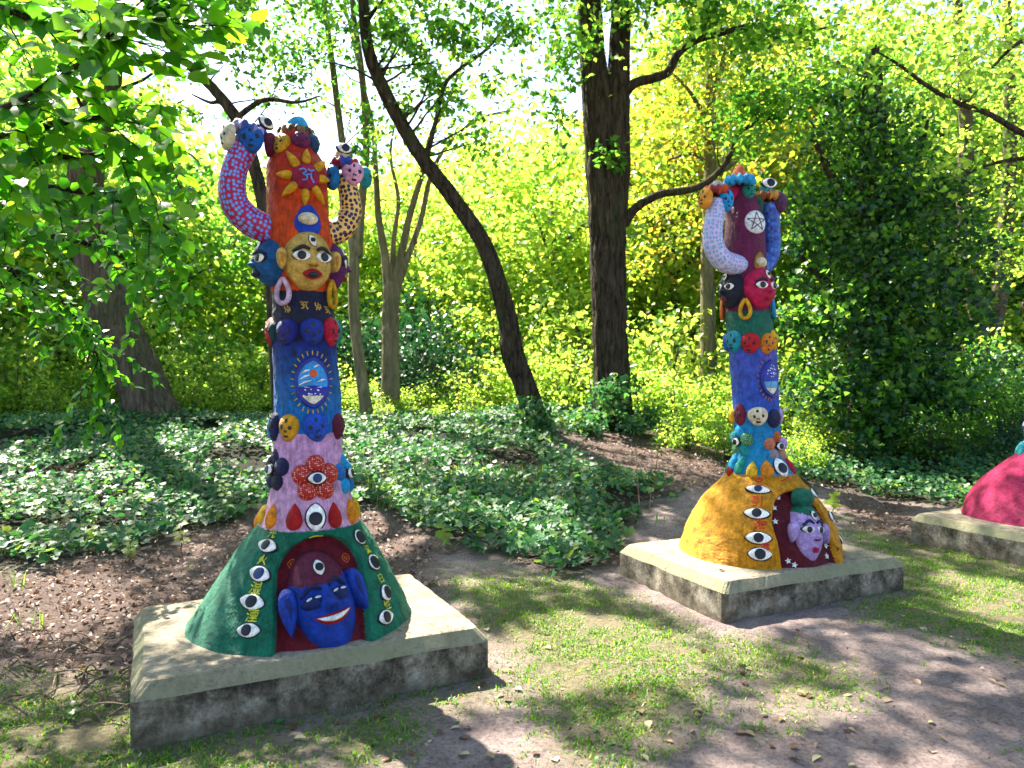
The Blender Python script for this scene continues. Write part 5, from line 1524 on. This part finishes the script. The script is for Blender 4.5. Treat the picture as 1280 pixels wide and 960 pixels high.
for px, Y, top, s_ in ((200, 17, 190, 1.1), (80, 16, 60, 1.2), (-60, 15, 60, 1.2), (140, 22, 120, 1.5), (20, 24, 20, 1.8), (250, 26, 240, 1.4), (-150, 22, 0, 1.8), (-250, 15, 60, 1.3)):
    far_tree(px, Y, top, s_, (0, 1)[int(Y) % 2], ("distant tall" if Y > 21 else "bushy") + " green woodland tree seen past the hanging leaves " + ("beside the leaning trunk" if px > 100 else "left of the leaning trunk"), "green woodland trees beyond the leaning trunk")
G3 = "tall green tree of the wood behind the forked tree"
for px, Y, top, s_ in ((1060, 20, 40, 1.2), (1150, 19, 90, 1.1), (1260, 18, 60, 1.2), (1350, 17, 40, 1.3), (1200, 26, 30, 1.6), (990, 26, 70, 1.5), (1330, 25, 30, 1.8), (1450, 20, 0, 1.6), (1180, 17, 260, .9), (1290, 17, 240, .9), (1540, 16, 60, 1.4)):
    far_tree(px, Y, top, s_, random.choice((0, 1)), ("distant tall" if Y > 24 else "low" if top > 200 else "tall") + " green woodland tree " + spot(px), "green woodland trees beyond the forked tree")
G4 = "yellowing tree of the wood behind the slim autumn-coloured tree"
for px, Y, top, s_ in ((840, 20, 60, 1.2), (930, 21, 20, 1.3), (800, 23, 150, 1.2), (880, 27, -20, 1.7)):
    far_tree(px, Y, top, s_, 2, ("distant " if Y > 25 else "") + "yellowing woodland tree " + spot(px), "yellowing woodland trees")
# the rest of the wood, too far to tell its trees apart
P = []
for k in range(150):
    a = R(random.uniform(-52, 52)); d = random.uniform(40, 60)
    P.append((math.sin(a) * d, math.cos(a) * d, random.uniform(1.5, 9.5 if abs(a + .12) < .25 else 14), 2.6))
P = blob(P, 260)
far = crown("far_woodland", P, .5, LIME, None)
tag(far, "distant yellow-green woodland closing off the view behind the trees", "woodland", kind="stuff")

# ---- the near branches with large leaves, upper left
t = new_tree("hanging_branch_tree", "near tree with large fresh green leaves hanging into view beside the green-based totem's arm")
nd = [(-420, 560, 3.9, 40), (-400, 300, 3.9, 38), (-380, 0, 3.9, 34), (-360, -300, 3.9, 28)]
_, qt = limb("trunk", nd, BARK_G, t, 14, True)
LP, LN, LD, LS = [], [], [], []
def bough(nodes, n_side, L, size, dens):
    _, q = limb("branch", nodes, BARK_D, t, 6)
    lines = [q[:, :3]]
    for k in range(n_side):
        i = int(len(q) * (.25 + .72 * random.random())); i = min(i, len(q) - 2)
        p = Vector(q[i][:3]); d0 = Vector(q[i + 1][:3]) - p; d0.normalize()
        d = (d0 + Vector((random.uniform(-.7, .7), random.uniform(-.8, .8), random.uniform(-.9, .5)))).normalized()
        pts = [p]
        for m_ in range(6):
            d = (d + Vector((random.uniform(-.2, .25), random.uniform(-.2, .2), random.uniform(-.25, .12)))).normalized()
            pts.append(pts[-1] + d * L / 6 * random.uniform(.7, 1.3))
        a_, b_ = to_px(np.array([tuple(x) for x in pts]))
        if ((a_ > 255) & (b_ > 90) & (b_ < 480)).any(): continue
        mb = MB(); mb.tube([tuple(x) for x in pts], [.0045 * (1 - .12 * z) for z in range(7)], n=4)
        link("twig", mb.mesh("twig"), BARK_D, t)
        lines.append(np.array([tuple(x) for x in pts]))
    for ln in lines:
        seg = np.linalg.norm(np.diff(ln, axis=0), axis=1); tot = seg.sum()
        n_ = int(tot * dens)
        cum = np.r_[0, np.cumsum(seg)]
        for k in range(n_):
            s_ = tot * (k + .6) / n_
            if ln is lines[0] and s_ < tot * .2: continue
            i = min(np.searchsorted(cum, s_) - 1, len(seg) - 1); i = max(i, 0)
            p = ln[i] + (ln[i + 1] - ln[i]) * ((s_ - cum[i]) / seg[i])
            d = unit((ln[i + 1] - ln[i])[None])[0]
            side = np.cross(d, [0, 0, 1]) * (1 if k % 2 else -1)
            D = unit((d * .6 + side * random.uniform(.5, 1.1) + np.array([0, 0, random.uniform(-.7, .1)]))[None])[0]
            LP.append(p); LD.append(D); LN.append(unit((np.array([random.uniform(-.8, .8), random.uniform(-1.3, .35), random.uniform(.35, 1.0)]))[None])[0]); LS.append(size * random.uniform(.85, 1.4))
for nodes, ns, L, size, dens in (
        ([(-380, -20, 3.2, 12), (-150, -20, 2.9, 8), (0, 10, 2.8, 5), (80, 40, 2.75, 4), (150, 30, 2.75, 3), (210, 10, 2.75, 1.5)], 20, .4, .088, 30),
        ([(-390, 150, 3.4, 12), (-150, 120, 3.0, 8), (-20, 140, 2.8, 5), (70, 100, 2.75, 4), (140, 45, 2.7, 3), (185, 20, 2.7, 1.5)], 22, .4, .088, 30),
        ([(-390, 200, 3.5, 12), (-150, 190, 3.2, 8), (0, 170, 3.0, 5), (90, 150, 2.9, 4), (160, 150, 2.9, 2.5), (215, 170, 2.9, 1.2)], 22, .4, .082, 32),
        ([(-390, 260, 3.6, 12), (-150, 220, 3.4, 8), (-10, 210, 3.2, 5), (100, 195, 3.1, 4), (180, 195, 3.1, 2.5), (225, 215, 3.1, 1.2)], 22, .42, .072, 36),
        ([(-390, 290, 3.8, 12), (-150, 250, 3.7, 8), (0, 235, 3.6, 5), (110, 240, 3.6, 4), (180, 265, 3.6, 2.5), (240, 310, 3.6, 1.2)], 28, .5, .066, 46),
        ([(-390, 330, 4.0, 12), (-150, 300, 4.2, 8), (0, 290, 4.3, 5), (90, 300, 4.4, 4), (170, 330, 4.4, 2.5), (235, 390, 4.4, 1.2)], 26, .55, .062, 42),
        ([(-390, 350, 4.2, 10), (-150, 330, 4.4, 7), (-20, 330, 4.6, 4), (60, 360, 4.7, 3), (110, 420, 4.7, 2), (130, 470, 4.7, 1)], 20, .55, .060, 40)):
    bough(nodes, ns, L, size, dens)
LP, LN, LD, LS = map(np.array, (LP, LN, LD, LS))
px, py = to_px(LP)
ok = ~((px > 262) & (py > 110) & (py < 470))
LP, LN, LD, LS, px, py = LP[ok], LN[ok], LD[ok], LS[ok], px[ok], py[ok]
app = LS / LP[:, 1]; app[(px < 0) | (px > 330) | (py < 0)] = 0
big = np.argsort(-app)[:300]
msk = np.zeros(len(LP), bool); msk[big] = True
cr_me = leaves("crown", LP[~msk], LN[~msk], LD[~msk], LS[~msk], LEAF8, 1.15)
cro = link("crown", cr_me, NEARG, t); cro["kind"] = "stuff"
one = leaves("leaf", np.zeros((1, 3)), np.array([[0., 0, 1]]), np.array([[0., 1, 0]]), np.ones(1), LEAF8)
one.materials.append(NEARG)
leaf_objs = []
NEAR_VARS = []
for k in range(6):       # a few leaf meshes of their own tint (random-per-island works per mesh)
    me_ = leaves("leaf", np.zeros((1, 3)), np.array([[0., 0, 1]]), np.array([[0., 1, 0]]), np.ones(1), LEAF8, random.uniform(1.05, 1.3))
    lm = leaf_mat("leaf_tint", [(0, (.02 + .012 * k, .09 + .02 * k, .010)), (1, (.03 + .012 * k, .11 + .02 * k, .012))], (3.6, 3.4, 1.2), .6, .3)
    me_.materials.append(lm); NEAR_VARS.append(me_)
for i in big:
    N = Vector(LN[i]); D = Vector(LD[i]); D = (D - N * D.dot(N)).normalized(); W = D.cross(N)
    o = bpy.data.objects.new("leaf", random.choice(NEAR_VARS)); COL.objects.link(o); o.parent = cro
    s_ = LS[i]
    o.matrix_basis = Matrix(((W.x * s_, D.x * s_, N.x * s_, LP[i][0]), (W.y * s_, D.y * s_, N.y * s_, LP[i][1]), (W.z * s_, D.z * s_, N.z * s_, LP[i][2]), (0, 0, 0, 1)))
recentre(t, trunk_foot(nd))

# ================================================================== GROUND COVER
def off_plinth(x, y, mrg=0.0):
    ok = np.ones(np.shape(x), bool)
    for (fx, fy), r_, _ in PL:
        u = (x - fx) * math.cos(r_) + (y - fy) * math.sin(r_); v_ = -(x - fx) * math.sin(r_) + (y - fy) * math.cos(r_)
        ok &= ~((u > -mrg) & (u < SW + mrg) & (v_ > -mrg) & (v_ < SD + mrg))
    return ok
# ivy carpet
n_ = 190000
x = rng.uniform(-11, 12, n_); y = 4.0 + 11.5 * rng.random(n_) ** 1.25
iv, li, gr = zones(x, y)
thin = vnoise(x, y, 21, 1.1) + .6 * vnoise(x, y, 22, 3.0)
px, py = to_px(np.stack([x, y, gz(x, y)], -1))
ok = iv & (thin > -.75 + .5 * rng.random(n_)) & off_plinth(x, y, .02) & (px > -260) & (px < 1540) & (rng.random(n_) < .9)
x, y = x[ok], y[ok]
hgt = .02 + .10 * rng.random(len(x)) + .05 * (vnoise(x, y, 23, 2.0) + 1) + .10 * sstep(8, 12, y) * rng.random(len(x))
P = np.stack([x, y, gz(x, y) + hgt], -1)
N = rnd_dirs(len(x), 2.0); N[:, 1] -= .25; D = rnd_dirs(len(x), 0); D[:, 2] *= .3
o = link("ground_ivy", leaves("ground_ivy", P, N, D, .058 * rng.uniform(.4, 1.5, len(x)), IVY), CARPET)
tag(o, "carpet of ground ivy with bluish green leaves covering the bank behind the plinths", "ground cover", kind="stuff")
# grass
def blades(name, x, y, h, mat, label, lean=.6):
    n_ = len(x)
    P = np.stack([x, y, gz(x, y) - .006], -1)
    a = rng.uniform(0, 2 * np.pi, n_); d = np.stack([np.cos(a), np.sin(a), np.zeros(n_)], -1)
    sd = np.stack([-np.sin(a), np.cos(a), np.zeros(n_)], -1)
    ln = (lean * rng.random(n_) ** .8)[:, None]; h = h[:, None]; wd = (.0022 + .0018 * rng.random(n_))[:, None]
    up = np.array([0, 0, 1.0])[None]
    v0 = P - sd * wd; v1 = P + sd * wd
    m1 = P + up * h * .55 + d * h * ln * .35; v2 = m1 - sd * wd * .8; v3 = m1 + sd * wd * .8
    v4 = P + up * h * (1 - .35 * ln) + d * h * ln
    V = np.stack([v0, v1, v2, v3, v4], 1).reshape(-1, 3)
    f = np.array([[0, 1, 3], [0, 3, 2], [2, 3, 4]])
    fs = (f[None] + (np.arange(n_) * 5)[:, None, None]).reshape(-1, 3)
    o = link(name, np_mesh(name, V, fs), mat)
    tag(o, label, "grass", kind="stuff")
n_ = 620000
x = rng.uniform(-5.5, 9, n_); y = 2.0 + 6.5 * rng.random(n_) ** 1.5
iv, li, gr = zones(x, y)
tuft = vnoise(x, y, 31, 4.0) + .7 * vnoise(x, y, 32, 11.0)
px, py = to_px(np.stack([x, y, gz(x, y)], -1))
grw = sum(zones(x + .15 * math.cos(k * 1.26), y + .2 * math.sin(k * 1.26))[2] * .2 for k in range(5))
ok = (((rng.random(n_) < grw) & (tuft + .5 * vnoise(x, y, 36, 1.5) > -.85 + .8 * rng.random(n_))) | (~iv & ~li & ~gr & (tuft > 1.02 + .25 * rng.random(n_)))) & off_plinth(x, y) & (px > -120) & (px < 1400) & (py < 1100)
x, y, tuft = x[ok], y[ok], tuft[ok]
blades("grass", x, y, .012 + .024 * rng.random(len(x)) ** 1.5 + .016 * np.clip(tuft, 0, 1.5) * rng.random(len(x)), GRASS, "short patchy green grass growing on the bare earth between the plinths", 1.5)
n_ = 26000
x = rng.uniform(-7, 8, n_); y = 4.2 + 5 * rng.random(n_)
px, py = to_px(np.stack([x, y, gz(x, y)], -1))
ok = in_poly(px + 15 * vnoise(x, y, 33, 4), py, [(440, 590), (700, 560), (760, 600), (640, 640), (560, 660), (480, 640)]) | (vnoise(x, y, 34, 2.2) > .85)
ok &= off_plinth(x, y, .03) & (px > -50) & (px < 1330)
x, y = x[ok], y[ok]
blades("long_grass", x, y, .08 + .12 * rng.random(len(x)), GRASS, "longer thin grass tufts coming up through the ground ivy", 1.1)
# leaf litter
n_ = 70000
x = rng.uniform(-7.5, 9, n_); y = 2.3 + 8.5 * rng.random(n_) ** 1.3
iv, li, gr = zones(x, y)
px, py = to_px(np.stack([x, y, gz(x, y)], -1))
dens = np.where(li, .8, np.where(gr, .05, .10)) + iv * .12
ok = (rng.random(n_) < dens) & off_plinth(x, y, .0) & (px > -150) & (px < 1420) & (py < 1080)
x, y = x[ok], y[ok]
P = np.stack([x, y, gz(x, y) + .004 + .022 * rng.random(len(x))], -1)
N = rnd_dirs(len(x), 1.5); D = rnd_dirs(len(x), 0); D[:, 2] *= .5
o = link("leaf_litter", leaves("leaf_litter", P, N, D, .042 * np.where(li[ok] | iv[ok], rng.uniform(.35, 1.35, len(x)), rng.uniform(.12, .5, len(x))), (LEAF8[0] * np.array([1, 1, 2.6]), LEAF8[1])), DRY)
tag(o, "brown leaf litter spread over the earth around the green-based totem's plinth", "leaf litter", kind="stuff")

# single fallen leaves lying in the foreground
DL = []
for k, (c_, nm) in enumerate((((.11, .045, .025), "b"), ((.30, .20, .12), "t"), ((.40, .36, .20), "p"), ((.04, .16, .04), "g"))):
    cur = .35 + .2 * k
    T = LEAF8[0].copy(); T[:, 0] *= 1.25; T[:, 2] = T[:, 2] * 1.6 + .22 * np.abs(T[:, 0]) + .25 * (T[:, 1] - .5) ** 2
    me_ = np_mesh("fallen_leaf", T * .06, LEAF8[1])
    me_.materials.append(leaf_mat("fallen_leaf", [(0, c_), (1, c_)], (1.4, 1.3, 1), .2, .5)); DL.append(me_)
LBL = ("curled dark brown fallen leaf on the bare earth in front of the plinths", "dry tan fallen leaf on the bare earth in front of the plinths", "pale yellowish fallen leaf on the bare earth in front of the plinths", "green fallen leaf lying flat on the earth in front of the plinths")
spots = [(503, 927, 2), (588, 945, 2), (540, 926, 2), (585, 925, 0), (605, 860, 0), (367, 925, 2), (343, 907, 3), (365, 914, 0), (430, 905, 0), (260, 918, 0), (20, 940, 0), (115, 902, 1), (125, 945, 1), (105, 898, 0), (175, 948, 2), (712, 909, 0), (735, 925, 0), (745, 912, 3), (770, 930, 3), (800, 945, 2), (862, 918, 1), (878, 890, 1), (830, 862, 1), (790, 860, 2), (740, 830, 0), (680, 795, 0), (892, 820, 2), (915, 806, 1),
         (985, 838, 1), (1055, 793, 2), (1080, 760, 1), (1050, 828, 1), (1130, 770, 1), (1150, 785, 2), (1205, 812, 1), (1270, 824, 1), (960, 895, 2), (975, 898, 1), (1020, 930, 1), (985, 950, 0), (1100, 700, 2), (1190, 750, 2), (1240, 735, 2), (610, 790, 2), (660, 815, 0), (470, 770 + 130, 0), (850, 790, 0), (630, 870, 1), (555, 880, 2), (1065, 870, 2), (1110, 858, 1), (1160, 905, 2), (1000, 790, 0), (985, 765, 0), (1085, 735, 0), (1215, 800, 2), (60, 830, 1), (40, 880, 1), (140, 880, 1)]
for k in range(60):
    spots.append((random.uniform(440, 1280), random.uniform(800, 958), random.choice((0, 0, 1, 1, 2))))
for px, py, kd in spots:
    P = gnd(px, py)
    if not off_plinth(np.array(P.x), np.array(P.y), .02): continue
    o = bpy.data.objects.new("fallen_leaf", DL[kd]); COL.objects.link(o)
    o.location = (P.x, P.y, P.z + .004)
    o.rotation_euler = (random.uniform(-.25, .25), random.uniform(-.25, .25), random.uniform(0, 6.28))
    s_ = random.uniform(.5, 1.0); o.scale = (s_ * random.uniform(.7, 1.1), s_, s_)
    tag(o, LBL[kd], "leaf", ("dark brown fallen leaves", "tan fallen leaves", "pale fallen leaves", "green fallen leaves")[kd])
# bits lying on the plinths
for px, py, kd, lb in ((213, 773, 0, "dark dry leaf lying on top of the green-based totem's plinth"), (245, 757, 3, "small green leaf lying on the back of the green-based totem's plinth"), (899, 714, 0, "small brown leaf lying on top of the yellow-based totem's plinth")):
    zt = .237 if px < 600 else .22
    d = ray(px, py); tt = (zt - CAMH) / d.z
    o = bpy.data.objects.new("fallen_leaf", DL[kd]); COL.objects.link(o)
    o.location = (d.x * tt, d.y * tt, zt + .003); o.rotation_euler = (0, .1, random.uniform(0, 6)); o.scale = (.7, .7, .7)
    tag(o, lb, "leaf")

# dry stalks
def stalk(pts, r0, label, group):
    q = catmull(pts, 5)
    mb = MB(); mb.tube(q, [r0 * (1 - .7 * i / len(q)) for i in range(len(q))], n=5)
    o = link("dry_stalk", mb.mesh("dry_stalk"), TWIG)
    tag(o, label, "twig", group)
for k in range(44):
    P = gnd(random.uniform(-10, 150), random.uniform(800, 905))
    a = random.uniform(0, 6.28); L = random.uniform(.14, .42); h_ = random.uniform(.02, .10)
    d = Vector((math.cos(a), math.sin(a) * .6, 0))
    e_ = P + d * L
    stalk([(P.x, P.y, P.z), tuple(P + d * L * .4 + Vector((0, 0, h_))), tuple(P + d * L * .75 + Vector((0, 0, h_ * .8))), (e_.x, e_.y, float(gz(e_.x, e_.y)) + .005)], random.uniform(.003, .0065), "thin pale dry stalk tangled in the litter left of the green-based totem's plinth", "dry stalks beside the plinth")
for px, py, tx, ty, in ((500, 610, 480, 515), (530, 600, 545, 510), (516, 640, 508, 560), (800, 640, 795, 555), (812, 640, 822, 590), (860, 600, 800, 560), (650, 590, 690, 570), (970, 590, 1010, 520), (1120, 560, 1100, 490), (760, 600, 790, 570), (1140, 540, 1130, 480)):
    P = gnd(px, py); Q = at_y(tx, ty, P.y + random.uniform(-.2, .3)); M_ = (P + Q) / 2 + Vector((random.uniform(-.05, .05), 0, .03))
    stalk([tuple(P - Vector((0, 0, .02))), tuple(M_), tuple(Q)], .006, "upright dry stem standing in the ivy behind the plinths", "dry stems in the ivy")

# young plants coming up through the ivy and litter
def young_plant(px, py, hpx, n_, size, mat, label):
    P = gnd(px, py); h_ = hpx * P.y / F
    e = empty("young_plant", P); tag(e, label, "plant", "young plants in the ivy")
    mb = MB(); top = Vector((random.uniform(-.1, .1) * h_, random.uniform(-.1, .1) * h_, h_))
    mb.tube([(0, 0, -.03), tuple(top * .5 + Vector((.02, 0, 0))), tuple(top)], [.006, .0045, .002], n=5)
    link("stem", mb.mesh("stem"), TWIG, e)
    for k in range(n_):
        t_ = .35 + .65 * (k + 1) / n_
        a = k * 2.4 + random.uniform(-.3, .3)
        D = np.array([[math.cos(a), math.sin(a), random.uniform(-.35, .25)]]); N = np.array([[random.uniform(-.3, .3), -.35 + random.uniform(-.3, .3), 1.0]])
        me_ = leaves("leaf", np.array([tuple(top * t_)]), N, D, np.array([size * random.uniform(.7, 1.2)]), LEAF8, 1.35)
        link("leaf", me_, mat, e)
for px, py, hp, n_, sz, mt, lb in (
        (45, 655, 28, 9, .10, LIME, "bright young plant in the ivy left of the leaning trunk's foot"), (160, 705, 26, 10, .075, LIME, "yellow-green seedling in the litter behind the green-based totem's plinth"), (118, 690, 30, 8, .08, LIME, "small bright seedling at the edge of the ivy and litter"),
        (225, 690, 34, 9, .085, YELL, "yellowish seedling close behind the green base of the smiling totem"), (285, 655, 60, 12, .09, LIME, "tall lime-green seedling beside the pink skirt of the green-based totem"), (490, 640, 40, 10, .09, LIME, "leafy seedling just right of the pink totem skirt"),
        (555, 690, 30, 10, .09, LIME, "yellow-green seedling at the front edge of the ivy carpet"), (640, 620, 42, 9, .09, MIDG, "green seedling in the middle of the ivy carpet"), (470, 560, 70, 13, .10, LIME, "tall bright sapling in the ivy beside the blue shaft of the green-based totem"),
        (1125, 560, 110, 20, .13, LIME, "tall leafy sapling in front of the ivy-clad tree"), (1060, 570, 60, 14, .11, LIME, "bright sapling between the yellow-based totem and the ivy-clad tree"), (1190, 580, 55, 12, .11, LIME, "leafy sapling behind the magenta-based totem's plinth"),
        (1040, 640, 20, 9, .10, LIME, "small light green plant beside the yellow dome"), (90, 905, 22, 7, .045, MIDG, "tiny green weed in the tangled stalks beside the plinth"), (20, 600, 45, 12, .10, MIDG, "green sapling at the ivy's edge under the hanging leaves"), (820, 585, 50, 12, .10, MIDG, "green sapling beside the bare litter patch in the ivy"), (590, 560, 50, 12, .10, LIME, "lime-green sapling at the foot of the leaning dark tree")):
    young_plant(px, py, hp, n_, sz, mt, lb)
